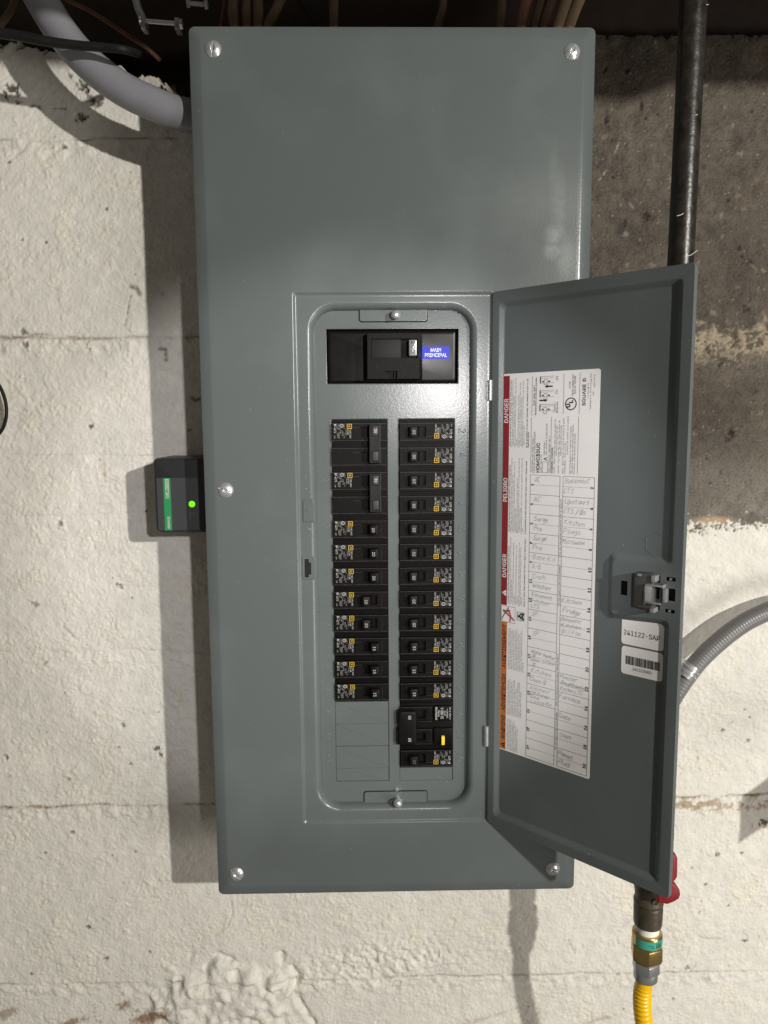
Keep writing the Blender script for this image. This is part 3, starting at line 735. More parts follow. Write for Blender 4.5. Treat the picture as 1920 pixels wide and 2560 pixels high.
# retaining tabs of the cover
for z0, z1, rr in ((.1714, .1850, 0), (-.3500, -.3356, 1)):
    o = round_poly([(-.0351, z0), (.0337, z0), (.0337, z1), (-.0351, z1)], [.0025, .0025, .0004, .0004] if rr == 0 else [.0004, .0004, .0025, .0025], 4)
    m = MB(); m.slab(o, DF - .0022, DF - .0006, .0004); m.flat(inset_poly(o, -.0009), DF - .0002, 1); m.build('retaining_tab', [PAINT, VOID], panel, smooth=30)  # flat dark border painted in as the shaded gap round the tab


def dome_screw(r, h, slot_ang, slot=True, sq=True, n=56):
    """pan head on a square grid so that the slot and square recess are real"""
    mb = MB(); c, s_ = math.cos(slot_ang), math.sin(slot_ang); v = []
    for j in range(n + 1):
        for i in range(n + 1):
            a, b_ = 2 * i / n - 1, 2 * j / n - 1
            x = a * math.sqrt(1 - b_ * b_ / 2); z = b_ * math.sqrt(1 - a * a / 2); rad = min(1, math.hypot(x, z))
            y = h * (1 - rad ** 2.6) + .0004
            if rad > .985: y = 0
            u, w = x * c + z * s_, -x * s_ + z * c
            dep = 0
            if slot and abs(w) < .11 and rad < .93: dep = .5 * h
            if sq and max(abs(u), abs(w)) < .24: dep = .75 * h
            v.append((x * r, -(y - dep if y - dep > .0001 else .0001), z * r))
    mb.add(v, [(j * (n + 1) + i, j * (n + 1) + i + 1, (j + 1) * (n + 1) + i + 1, (j + 1) * (n + 1) + i) for j in range(n) for i in range(n)])
    return mb.mesh(ZINC, smooth=50)


SCR = [(-.1734, .4266, 1.45), (.1736, .4247, .95), (-.1747, .0006, -.35), (-.1763, -.4224, 2.3), (.1721, -.4224, -.45)]
for x, z, a in SCR:
    me = dome_screw(.0079, .0030, a); me.name = 'screw'
    o = bpy.data.objects.new('screw', me); COL.objects.link(o); o.parent = panel; o.location = Vector((x, -.0001, z)) - panel.location
for x, z, y, ln in ((.0012, .1765, DF - .0022, .0125), (.0014, -.3430, DF - .0022, .0150)):
    m = MB(); m.lathe([(.0024, 0), (.0024, ln * .55)], (x, y, z), (0, -1, 0), 12)
    m.lathe([(.0044, ln * .5), (.0049, ln * .62), (.0047, ln * .78), (.0036, ln * .92), (.0020, ln), (.0003, ln * 1.02)], (x, y, z), (0, -1, 0), 24)
    m.build('screw', ZINC, panel, smooth=50)
m = MB(); m.lathe([(.0030, 0), (.0024, .0008), (.0010, .0016), (.0002, .0017)], (.0002, DF, -.3338), (0, -1, 0), 16); m.build('stud', BOXSTEEL, panel)

# ------------------------------------------------------------------ the door
AL = .76157
DW, DZ0, DZ1 = .1995, -.3650, .1978
dm = Matrix.Translation((.0990, -.0012, 0)) @ Matrix.Rotation(-AL, 4, 'Z')
FLD = .0036                                      # depth of the pressed field below the door's rim (towards +y of the door)


def DD(pts): return [(u / 1000, v / 1000) for u, v in pts]


rec = DD([(7, -355.8), (190.2, -355.0), (190.2, -105.5), (136.0, -109.0), (136.0, -57.8), (190.8, -57.2), (190.8, 187.6), (7, 187.3)])
RAD = [.005, .005, .006, .006, .006, .006, .005, .005]
lo0 = round_poly(rec, RAD); lo1 = round_poly(inset_poly(rec, .0012), RAD); lo2 = round_poly(inset_poly(rec, .0046), RAD); lo3 = round_poly(inset_poly(rec, .0060), RAD)
HOLES = [(144.2, 150.6, -89.7, -76.4), (168.4, 180.6, -73.7, -67.4), (168.6, 181.0, -98.2, -91.9), (171.5, 180.5, -88.5, -77.0), (185.7, 194.1, -70.7, -67.3), (185.7, 194.4, -99.2, -95.9), (188.2, 194.4, -88.4, -77.2)]
hl = [[(a / 1000, c / 1000), (b_ / 1000, c / 1000), (b_ / 1000, d / 1000), (a / 1000, d / 1000)] for a, b_, c, d in HOLES]
do = MB(); out = rrect(0, DW, DZ0, DZ1, .0032, 6)
do.filled([out, lo0] + hl, 0.0)
for l in hl:
    do.skin([[(x, 0, z) for x, z in l], [(x, .0012, z) for x, z in l]])
do.skin([[(x, y, z) for x, z in l] for l, y in ((lo0, 0), (lo1, .0003), (lo2, FLD - .0004), (lo3, FLD))])
do.filled([lo3], FLD)
do.skin([[(x, 0, z) for x, z in out], [(x, .0010, z) for x, z in rrect(-.0005, DW + .0005, DZ0 - .0005, DZ1 + .0005, .0037, 6)], [(x, .0055, z) for x, z in rrect(-.0005, DW + .0005, DZ0 - .0005, DZ1 + .0005, .0037, 6)]])
do.filled([rrect(-.0005, DW + .0005, DZ0 - .0005, DZ1 + .0005, .0037, 6)], .0056)
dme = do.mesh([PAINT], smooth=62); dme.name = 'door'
door = bpy.data.objects.new('door', dme); COL.objects.link(door); door.parent = panel
door.matrix_local = Matrix.Translation(-panel.location) @ dm; BASE['door'] = (0, 0, 0)
weighted(door)
# hexagonal knock-out scored in the door
m = MB(); P = [(.1652, .0, -.0334), (.1741, .0, -.0296), (.1795, .0, -.0322)]
m.tube([(.1747, FLD, -.0512), (.1700, FLD, -.0495), (.1655, FLD, -.0455), (.1648, FLD, -.0360), (.1680, FLD, -.0325), (.1745, FLD, -.0296), (.1795, FLD, -.0320)], .00035, 6)
m.build('knockout_ring', PAINT, door)
# hinge knuckles on the cover
for z0, z1 in ((.0905, .1108), (-.2786, -.2566)):
    m = MB(); m.tube([(.0972, -.0006, z0), (.0972, -.0006, z1)], .0023, 14); m.box(.0945, .0978, -.0006, .0022, z0 + .0008, z1 - .0008)
    m.build('hinge_knuckle', DULLZINC, panel, smooth=40)
# latch
la = MB()
la.slab(round_poly(DD([(160.5, -96.2), (176.5, -97.0), (178.5, -93), (178.5, -69), (176, -65.2), (160.5, -65.6)]), .0015, 3), -.0095, -.0002, .0012, 0)
la.box(.1725, .1860, -.0130, -.0095, -.0905, -.0890, 1); la.box(.1725, .1790, -.0130, -.0122, -.0890, -.0748, 1); la.box(.1725, .1862, -.0130, -.0095, -.0748, -.0733, 1)
la.tube([(.1716, -.0120, -.0925), (.1716, -.0120, -.0760)], .0007, 8, 1)
la.box(.1640, .1675, -.0112, -.0095, -.0678, -.0655, 2); la.box(.1768, .1805, -.0112, -.002, -.0715, -.0655, 2); la.box(.1768, .1805, -.0118, -.002, -.0990, -.0945, 2)
la.box(.1855, .1882, -.0060, -.0002, -.0895, -.0770, 1); la.box(.1850, .1862, -.0078, -.0002, -.0768, -.0735, 1)
la.box(.1885, .1905, -.0002, .0030, -.0702, -.0680, 2); la.box(.1885, .1905, -.0002, .0030, -.0988, -.0965, 2)
la.box(.1420, .1965, .0022, .0050, -.1005, -.0655, 3)
la.build('latch', [mat('latch_grey', (.055, .058, .056), .42, bump=(500, .15, .0003)), ZINC, DULLZINC, BLACK], door, smooth=30, bevel=.00025)

# ---- circuit directory
DSC = .0055


def LD(u, v): return ((u + (u - 439.3) * DSC) / 1000, (v + (v - 68.3) * DSC) / 1000)


LY = FLD - .00025; PY = LY - .00018
lb = MB(); a0, a1 = LD(13.6, -277.0), LD(118.6, 116.2)
lb.slab(rrect(a0[0], a1[0], a0[1], a1[1], .0022, 4), LY, FLD + .0001, 0, 0)
# mats: 0 paper 1 ink 2 fine ink 3 red 4 orange 5 white 6 pencil


def lrect(u0, u1, v0, v1, mi, dy=0): p, q = LD(u0, v0), LD(u1, v1); lb.rect(p[0], q[0], p[1], q[1], PY - dy, mi)


def lup(txt, u, v, h, mi=1, width=None, bold=0, italic=0, align='l', dy=0.0001):
    p = LD(u, v); lb.text(txt, p[0], p[1], h / 1000, PY - dy, mi, xd=(0, 1), yd=(-1, 0), width=width / 1000 if width else None, bold=bold, italic=italic, align=align)


def vline(u, v0, v1, w=.25, mi=1): lrect(u - w / 2, u + w / 2, v0, v1, mi)


def hline(v, u0, u1, w=.25, mi=1): lrect(u0, u1, v - w / 2, v + w / 2, mi)


lrect(14.6, 21.6, -119.8, 114.2, 3); lrect(14.9, 22.2, -275.8, -137.8, 4)
for t, v0, v1 in (('DANGER', 67.2, 91.8), ('PELIGRO', -12.5, 12.4), ('DANGER', -91, -66.2)): lup(t, 20.3, v0, 4.6, 5, v1 - v0, .012)
for t, v0, v1 in (('AVERTISSEMENT', -187.4, -140.2), ('ADVERTENCIA', -234.1, -193.5), ('WARNING', -265.4, -239.2)): lup(t, 21.4, v0, 4.6, 1, v1 - v0, .02, .18)


def tri(u0, u1, v0, v1, mi, mi2):
    p = [LD(u1, v0), LD(u1, v1), LD(u0, (v0 + v1) / 2)]; lb.add([(x, PY - .0002, z) for x, z in p], [(0, 1, 2)], mi)
    lup('!', u1 - .4, (v0 + v1) / 2, (u1 - u0) * .55, mi2, align='c', bold=.02, dy=.0004)


tri(15.4, 20.8, -110.2, -103.6, 5, 3); tri(16.0, 21.4, -274.2, -268.0, 1, 4)
# pictograms
for u0, u1, v0, v1, mi in ((15.0, 32.1, -137.6, -120.4, 3), (34.5, 43.0, -133.0, -124.2, 1)):
    lrect(u0, u1, v0, v1, 5, .0001 if mi == 3 else 0)
    for q in ((u0, u0 + .35, v0, v1), (u1 - .35, u1, v0, v1), (u0, u1, v0, v0 + .35), (u0, u1, v1 - .35, v1)): lrect(*q, mi, .0002)


def stroke(pts, w, mi): lb.tube([(LD(*p)[0], PY - .0002, LD(*p)[1]) for p in pts], w / 1000, 5, mi)


stroke([(19.5, -127), (27.8, -131.5), (31.0, -134.5)], .6, 3); stroke([(25, -124.5), (26.8, -129.5), (26.2, -136.5)], .6, 3); stroke([(20.4, -126.4), (25.4, -124.6), (25.8, -128)], 1.0, 3)
stroke([(21, -126), (17.6, -132.0), (16.4, -133.5)], .5, 3); stroke([(22.5, -125.6), (24, -121.6)], .55, 3); stroke([(16, -136), (17, -134.8), (16.6, -134)], .25, 1)
lb.lathe([(.0012, 0), (.0012, .0002)], (LD(18.6, -125.6)[0], PY - .0002, LD(18.6, -125.6)[1]), (0, -1, 0), 10, 3)
stroke([(42, -132), (40.5, -129), (42, -125)], 1.0, 1); stroke([(39.5, -131), (37.4, -128.2), (38.4, -126.2)], .8, 1); stroke([(41, -126.6), (39, -125.6)], .8, 1)
lb.lathe([(.0011, 0), (.0011, .0002)], (LD(36.4, -128.8)[0], PY - .0002, LD(36.4, -128.8)[1]), (0, -1, 0), 10, 1)
for v0, head, lines, foot in (
        (43.2, "RISQUE D'ÉLECTROCUTION, D'EXPLOSION OU D'ÉCLAIR D'ARC", ["Portez un équipement de protection personnel (ÉPP) approprié et observez les", "méthodes de travail électrique sécuritaire. Voir NFPA 70E.", "Seul un personnel qualifié doit effectuer l'installation et l'entretien de cet", "appareil.", "Coupez l'alimentation de cet appareil avant d'y travailler.", "Utilisez toujours un dispositif de détection de tension à valeur nominale", "appropriée pour s'assurer que l'alimentation est coupée.", "Replacez tous les dispositifs, les portes et les couvercles avant de mettre", "l'appareil sous tension."], ["Si ces précautions ne sont pas respectées, cela entraînera la mort ou des", "blessures graves."]),
        (-43.4, "PELIGRO DE DESCARGA ELÉCTRICA, EXPLOSIÓN O DESTELLO POR ARQUEO", ["Utilice equipo de protección personal (EPP) apropiado y siga las prácticas de seguridad", "eléctrica establecidas por su Compañía; consulte la norma NFPA 70E.", "Solamente el personal eléctrico especializado deberá instalar y prestar servicio de", "mantenimiento a este equipo.", "Desenergice el equipo antes de realizar cualquier trabajo en él.", "Siempre utilice un dispositivo detector de tensión de valor nominal adecuado para confirmar", "la desenergización del equipo.", "Antes de energizar el equipo, vuelva a colocar todos los dispositivos, las puertas y las", "tapas."], ["El incumplimiento de estas precauciones podrá causar la muerte o lesiones serias."]),
        (-118.2, "HAZARD OF ELECTRIC SHOCK, EXPLOSION OR ARC FLASH", ["Apply appropriate personal protective equipment (PPE) and follow safe electrical", "work practices. See NFPA 70E.", "This equipment must only be installed and serviced by qualified electrical", "personnel.", "Turn off all power supplying this equipment before working on or inside", "equipment.", "Always use a properly rated voltage sensing device to confirm power is off.", "Replace all devices, doors and covers before turning on power to this", "equipment."], ["Failure to follow these instructions will result in death or serious injury."])):
    lup(head, 24.0, v0 + 1, 1.25, 1, min(68, len(head) * 1.25), .01)
    for i, t in enumerate(lines):
        if t[0].isupper(): lrect(24.9 + i * 1.72, 25.6 + i * 1.72, v0 + .2, v0 + .9, 1)
        lup(t, 26.0 + i * 1.72, v0 + 1.6, 1.15, 2, min(75, len(t) * .86))
    for i, t in enumerate(foot): lup(t, 43.0 + i * 1.75, v0, 1.15, 1, min(74, len(t) * .93), .02)
for v0, wdt, lines in (
        (-187, 44, ["Cet appareil peut contenir et utilise des disjoncteurs", "Square D avec des réceptacles supérieurs aux normes de", "l'Underwriters Laboratories (UL) et de l'Association", "canadienne de normalisation (CSA). L'utilisation de", "disjoncteurs autres que Square D risque d'affecter la", "capacité de l'utilisateur de répéter de résister. Square", "D rejette toute responsabilité pour tout dommage", "accessoire ou indirect éventuellement résultant de", "l'utilisation ou de la défaillance de disjoncteurs autres", "que Square D."]),
        (-236.5, 45, ["Este equipo ha sido probado y certificado para", "utilizarse con interruptores Square D. El uso de", "interruptores de otra marca puede afectar el", "funcionamiento y seguridad. Square D no se hace", "responsable por daños incidentales o consecuentes", "que resulten del uso o de la falla de", "interruptores automáticos que no sean Square D", "instalados en este equipo. Consulte la garantía", "limitada para obtener más detalles."]),
        (-275, 34, ["This device was designed and tested to meet", "or exceed performance standards using Square", "D breakers. The use of other breakers could", "affect the ability of the equipment to", "perform. Square D disclaims liability for", "damage due to use or failure of non", "Square D breakers in this panel."])):
    for i, t in enumerate(lines): lup(t, 25.2 + i * 1.95, v0, 1.15, 2, min(wdt, len(t) * .82))
# table
ROW = 19.41; V0 = 16.5; V1 = V0 - 15 * ROW
for u in (47.2, 80.0, 83.3, 115.8): vline(u, V1, V0, .32)
for k in range(16):
    v = V0 - k * ROW; hline(v, 47.2, 80.0, .30); hline(v, 83.3, 115.8, .30)
    if k == 15: break
    vm = v - ROW / 2
    for q in range(24): hline(vm, 51.6 + q * 1.2, 51.6 + q * 1.2 + .75, .26)
    for q in range(23): hline(vm, 83.6 + q * 1.2, 83.6 + q * 1.2 + .75, .26)
    lup(str(2 * k + 1), 50.9, vm, 2.7, 1, align='c', bold=.02); lup(str(2 * k + 2), 114.9, vm, 2.9, 1, align='c', bold=.02)
for v, ln in ((-111, 106), (-258, 100)): lup('Use only Square D HOM Circuit Breakers.   /   Utilice sólo interruptores automáticos HOM de Square D.', 82.3, v, 1.2, 1, ln, .01)
HW = {1: ['AC'], 3: ['AC'], 5: ['Surge', 'Pro'], 7: ['Surge', 'Pro'], 9: ['Base Kit', 'A-@'], 11: ['Dish', 'Washer'], 13: ['Basement', 'Kitchen', 'LTS'], 15: ['SP'], 17: ['SP'], 19: ['Water heater', ' @', 'Water Softener', ' @'],
      21: ['Kitchen', 'Oven @'], 23: ['Kitchen/', 'Office/', 'Dine', 'Living Rm'], 2: ['Basement', 'LTS'], 4: ['Upstairs', 'LTS / @s'], 6: ['Kitchen', 'Plugs'], 8: ['Microwave'], 14: ['Kitchen', 'Fridge'], 16: ['Basement', 'Kitchen', '@s / Fan'],
      22: ['Master', 'Bed/Baths', 'Kitchen LTS'], 24: ['Furnace'], 26: ['Oven'], 28: ['Oven'], 30: ['Panel', 'Plug']}
for r, L in HW.items():
    k = (r - 1) // 2; top = V0 - k * ROW
    for i, t in enumerate(L):
        h = 4.9 if len(L) <= 2 else (4.2 if len(L) == 3 else 3.5); stp = (ROW - 1.5) / max(2, len(L)) if len(L) > 2 else 9.3
        p = LD((52 if r % 2 else 85.5) + random.uniform(-1, 1), top - 6.4 - i * stp if len(L) <= 2 else top - 5.2 - i * stp)
        wmax = min(27.0, len(t) * (3.6 if len(L) <= 2 else 3.1)) / 1000
        lb.hand(t, p[0], p[1], h / 1000, PY - .0003, 6, wd=random.uniform(.00015, .00024), width=wmax * random.uniform(.85, 1.05), xd=(1, random.uniform(-.10, .05)), yd=(random.uniform(.0, .28), 1), jit=.5)
# upper block
vline(47.3, 18.6, 72.6, .3); vline(47.6, 74.3, 112.6, .3)
lup('HOMELINE® Load Center Cover /', 50.2, 18.7, 1.7, 1, 35); lup('Frente del centro de carga HOMELINE®:', 52.2, 18.7, 1.6, 1, 41); lup('HOMC30UC', 57.3, 18.8, 3.6, 1, 29.5, .02); lup('Series / Serie: S01', 59.7, 18.9, 1.5, 1, 18.5)
for q in ((60.4, 60.7, 19, 29.8), (66.0, 66.3, 19, 29.8), (60.4, 66.3, 19, 19.3), (60.4, 66.3, 29.5, 29.8)): lrect(*q, 1)
lup('A', 65.6, 31, 3.6, 1, bold=.02); lup('Mains Rating /', 63.0, 36, 1.5, 1, 14); lup('Valor nominal de la línea principal', 65.2, 36, 1.5, 1, 31); lup('Type 1 Enclosure / Gabinete Tipo 1', 68.4, 18.9, 1.6, 1, 36); vline(69.4, 18.9, 73, .3)
lup('Accessories / Accesorios', 71.4, 18.9, 1.5, 1, 25, .015); vline(71.8, 18.9, 44, .2)
for u, t, w in ((74.3, 'HOMFP - Branch breaker filler plate / Placa de relleno del', 52), (76.3, '            interruptor automático derivado', 38), (78.8, 'QOM2FP - Main breaker filler plate / Placa de relleno del', 51), (80.8, '            interruptor automático principal', 38), (83.3, 'PK6FL - Door Lock Kit / Accesorio de cerradura de puerta', 53), (85.6, '4020513802K - Cover Screw Kit /', 31), (87.8, '            Accesorio de tornillos de la cubierta', 47), (91.0, 'See Wiring Diagram for additional Accessories.', 46), (93.2, 'Consulte el diagrama de alambrado para obtener', 47), (95.4, 'información sobre accesorios adicionales.', 39)): lup(t, u, 19 + (8 if t[0] == ' ' else 0), 1.4, 2, w)
vline(98.0, 19, 73.2, .3); vline(81.8, 75.6, 113.5, .3); vline(98.4, 75.4, 113.8, .3)
lup('Circuit Breaker Reset /', 50.6, 84, 1.35, 1, 20, .015); lup('Restablecimiento del interruptor automático', 52.6, 75, 1.35, 1, 37, .015)
for v0, tg, arr in ((78.8, 0, 0), (92.2, 1, 1), (105.4, -1, -1)):
    for q in ((56, 57, v0, v0 + 6.4), (56, 71.6, v0 + 6.2, v0 + 6.45), (57, 71.0, v0 + 4.6, v0 + 4.85), (56, 71.6, v0 - .1, v0 + .15)): lrect(*q, 1)
    lrect(58.5, 60.2, v0 + .8, v0 + 2.2, 1); lrect(65.0, 67.2, v0 + .8, v0 + 2.2, 1)
    for q in ((60.6, 60.9, v0 - 2.6 - tg, v0 + 3.4), (63.8, 64.1, v0 - 2.6 - tg, v0 + 3.4), (60.6, 64.1, v0 - 2.8 - tg, v0 - 2.5 - tg), (60.6, 64.1, v0 + 3.2, v0 + 3.5)): lrect(*q, 1)
    if arr:
        va = v0 - 3.2; lrect(55.6, 63.0, va - .7, va + .7, 1) if arr > 0 else lrect(63.5, 70, va - .7, va + .7, 1)
        e, b2 = (64.5, 61.8) if arr > 0 else (61.5, 64.5)
        lb.add([(LD(*p)[0], PY - .0001, LD(*p)[1]) for p in ((e, va), (b2, va - 1.7), (b2, va + 1.7))], [(0, 1, 2)], 1)
lup('Tripped /', 73.6, 77, 1.9, 1, 10); lup('Disparado', 76.2, 77, 1.9, 1, 10.5); lup('(1)', 75.6, 94.2, 2.5, 1); lup('(2)', 75.8, 107, 2.5, 1)
c = LD(89.6, 85); lb.skin([[(c[0] + r * math.cos(t), PY, c[1] + r * math.sin(t)) for t in [2 * math.pi * i / 32 for i in range(32)]] for r in (.0060, .0050)], 1)
lup('U', 88.9, 81.6, 3.6, 1, bold=.05); lup('L', 91.6, 85.6, 3.6, 1, bold=.05)
lup('LISTED', 89.0, 99, 1.5, 1, 7); lup('Electric Cabinet Front', 92.0, 92.5, 1.5, 1, 20, .01); lup('Issue No. 0123378', 94.2, 94, 1.5, 1, 17, .01)
lup('SQUARE D', 104.6, 82.8, 3.2, 1, 25.8, .015); lup('www.SquareD.com', 107.6, 89, 1.2, 2, 15); lup('Assembled in MX with MX & Foreign Parts', 110.2, 79.6, 1.3, 1, 33); lup('SAP', 113, 92, 1.4, 2, 4); lup('48265-630-05', 113.6, 99.5, 1.3, 1, 12)
lb.build('circuit_directory', [PAPER, INK, SOFTINK, REDINK, ORANGEINK, PAPER, PENCIL], door, recalc=False)
# ---- two small stickers
for name, u0, u1, v0, v1 in (('serial_sticker', 146.6, 186.0, -135.2, -109.8), ('barcode_sticker', 147.2, 186.0, -163.2, -137.0)):
    m = MB(); p, q = LD(u0, v0), LD(u1, v1); m.slab(rrect(p[0], q[0], p[1], q[1], .0030, 5), LY, FLD + .0001)
    if name[0] == 's':
        c = LD(148.4, -126.2); m.text('241122-SAP', c[0], c[1], .0046, PY, 1, width=.0345)
    else:
        x = LD(151.6, 0)[0]; x1 = LD(183.6, 0)[0]; z0, z1 = LD(0, -153.6)[1], LD(0, -145.6)[1]; r2 = random.Random(5)
        while x < x1:
            w = r2.choice((.0003, .0003, .00045, .0007, .0009)); m.rect(x, min(x + w, x1), z0, z1, PY, 1); x += w + r2.choice((.0003, .0004, .0006))
        c = LD(167.4, -158.2); m.text('2411210802', c[0], c[1], .0026, PY, 1, width=.0185, align='c')
    m.build(name, [PAPER, INK], door, recalc=False)

# ================================================================== breakers
MESH = {}


def cached(key, fn):
    if key not in MESH: MESH[key] = fn()
    return MESH[key]


def child(name, me, parent, loc=(0, 0, 0)):
    o = bpy.data.objects.new(name, me); COL.objects.link(o); o.parent = parent; o.location = loc; return o


HW_ = .0291
FF = -.0034                                      # breaker face stands this far in front of the dead front


def face_block(mb, s, z0, wins, x0=-.0283, x1=.0288, zt=.0092, zb=-.0092):
    """raised face with real window wells; s = +1 right column, -1 left column (turned half round)"""
    a, b_ = sorted((s * x0, s * x1)); z_0, z_1 = z0 + zb, z0 + zt
    ws = [(min(s * w[0], s * w[1]), max(s * w[0], s * w[1]), z0 + w[2], z0 + w[3]) for w in wins]
    xs = [a, b_] + [w[0] for w in ws] + [w[1] for w in ws]; zs = [z_0, z_1] + [w[2] for w in ws] + [w[3] for w in ws]
    grid_plate(mb, xs, zs, ws, FF, .0045)
    for w in ws: mb.rect(w[0], w[1], w[2], w[3], .0044)
    # moulded outlines: fine ribs along the face
    for zz in (z_0 + .0005, z_1 - .0005): mb.box(a, b_, FF - .0003, FF, zz - .00024, zz + .00024, 1)
    mb.box(*sorted((s * -.0008, s * .0075)), FF - .00022, FF, z0 - s * .0047 - .00016, z0 - s * .0047 + .00016, 1)
    xe = s * (x0 + .0062); mb.box(xe - .00012, xe + .00012, FF - .0002, FF, z_0, z_1, 1)
    xe = s * .0063; mb.box(xe - .0001, xe + .0001, FF - .0002, FF, z_0, z_1)


def shoulder(mb, h, zc=0.0):
    """case of one breaker, flush with the dead front, with stepped ribs along its upper edge"""
    mb.box(-HW_, HW_, .0006, .030, zc - h / 2 + .0002, zc + h / 2 - .0002)
    mb.box(-HW_ + .0004, HW_ - .0006, -.0004, .0006, zc + h / 2 - .0016, zc + h / 2 - .0006)
    mb.box(-HW_ + .0008, HW_ - .0006, -.0014, .0006, zc + h / 2 - .0030, zc + h / 2 - .0019)


def single_body(s):
    mb = MB(); shoulder(mb, PITCH); face_block(mb, s, -.0007, [(-.0172, -.0010, -.0052, .0052)])
    return mb.mesh([BLACK, EDGE], smooth=30)


def toggle_mesh(s, on):
    """rocker handle, thrown to the outer (on) or inner end of its window"""
    mb = MB(); x0 = -.0188 if on else -.0104; d = 1 if on else -1
    prof = [(x0, .002), (x0, -.0108), (x0 + .0020, -.0118), (x0 + .0084, -.0108), (x0 + .0098, -.0060), (x0 + .0118, .003)] if on else [(x0 - .0022, .003), (x0 - .0002, -.0062), (x0 + .0012, -.0108), (x0 + .0076, -.0118), (x0 + .0096, -.0108), (x0 + .0098, .002)]
    L = []
    for z in (-.0056, .0044): L.append([(s * x, y, z) for x, y in prof])
    mb.skin(L, 0, True, True)
    mb.box(*sorted((s * -.0058, s * -.0024)), .0012, .003, -.0054, .0042)
    return mb.mesh(TOGGLE, smooth=25, bevel=.0004)


def toggle_number(s, on, txt, mi_mat):
    mb = MB(); x0 = -.0188 if on else -.0104
    mb.text(txt, s * (x0 + .0064), -.0008 - s * .0002, .0030, -.01185 - .0001, 0, xd=(0, s), yd=(-s, 0), align='c', width=.0050)
    return mb.mesh(mi_mat, smooth=10, recalc=False)


def rating_print(s, full=True):
    """white maker's printing and the yellow square emblem"""
    mb = MB(); y = FF - .00025

    def up(t, x, z, h, w=None, mi=0): mb.text(t, s * x, s * z, h, y, mi, xd=(0, s), yd=(-s, 0), width=w)

    def rc(x0, x1, z0, z1, mi, dy=0): a, b_ = sorted((s * x0, s * x1)); c, d = sorted((s * z0, s * z1)); mb.rect(a, b_, c, d, y - dy, mi)
    zb = -.0076
    x0, x1, z0, z1, w = .0077, .0127, zb, zb + .0050, .00052
    for q in ((x0, x0 + w, z0, z1), (x1 - w, x1, z0, z1), (x0, x1, z0, z0 + w), (x0, x1, z1 - w, z1)): rc(*q, 1)
    for q in ((x0 + .0016, x0 + .0020, z0 + .0016, z1 - .0016), (x1 - .0020, x1 - .0016, z0 + .0016, z1 - .0016), (x0 + .0016, x1 - .0016, z0 + .0016, z0 + .0020), (x0 + .0016, x1 - .0016, z1 - .0020, z1 - .0016)): rc(*q, 1)
    up('TYPE HOM', .0102, -.0020, .0017, .0092); up('10 kA', .0124, -.0022, .0017, .0056); up('120/240V~', .0142, -.0026, .0015, .0072, 2)
    up('Cu-Al', .0163, .0020, .0013, .0048, 2); up('60/75°C', .0163, zb, .0012, .0050, 2); up('CIRCUIT', .0180, -.0010, .0013, .0060, 2)
    c = (s * .0182, s * (zb + .0018)); mb.skin([[(c[0] + r * math.cos(t), y, c[1] + r * math.sin(t)) for t in [math.pi * i / 8 for i in range(16)]] for r in (.0019, .0014)], 0)
    up('UL', .0187, zb + .0008, .0013, .0020); up('LISTED', .0201, zb + .0044, .0012, .0050, 2)
    up('ISSUE NO', .0216, .0010, .0016, .0062, 2); up('CKT BKR', .0216, zb, .0013, .0060, 2); up('UNIT', .0230, .0016, .0015, .0055, 2); up('HACR', .0236, zb + .0002, .0012, .0050, 2)
    up('DP-4075', .0262, zb, .0023, .0094); up('SWD', .0262, .0042, .0013, .0030, 2)
    return mb.mesh([WHITEINK, YELLOWINK, mat('fine_grey_ink', (.27, .27, .26), .6)], smooth=10, recalc=False)


def single(col, slot, amps, on, label, dim=False):
    s = 1 if col == 'R' else -1
    xc = (RX0 + RX1) / 2 if s > 0 else (LX0 + LX1) / 2
    t = thing('circuit_breaker', label, 'circuit breaker', (xc, DF, ZT - (slot + .5) * PITCH), 'circuit breakers in the panel')
    t.location.x += random.uniform(-.00025, .00025); t.location.y += random.uniform(-.0003, .0004); t.rotation_euler.y = math.radians(random.uniform(-.35, .35))
    child('body', cached(('sb', s), lambda: single_body(s)), t)
    g = child('toggle', cached(('tg', s, on), lambda: toggle_mesh(s, on)), t)
    child('rating_number', cached(('tn', s, on, amps, dim), lambda: toggle_number(s, on, str(amps), DIMINK if dim else WHITEINK)), g)
    child('rating_print', cached(('rp', s), lambda: rating_print(s)), t)
    return t


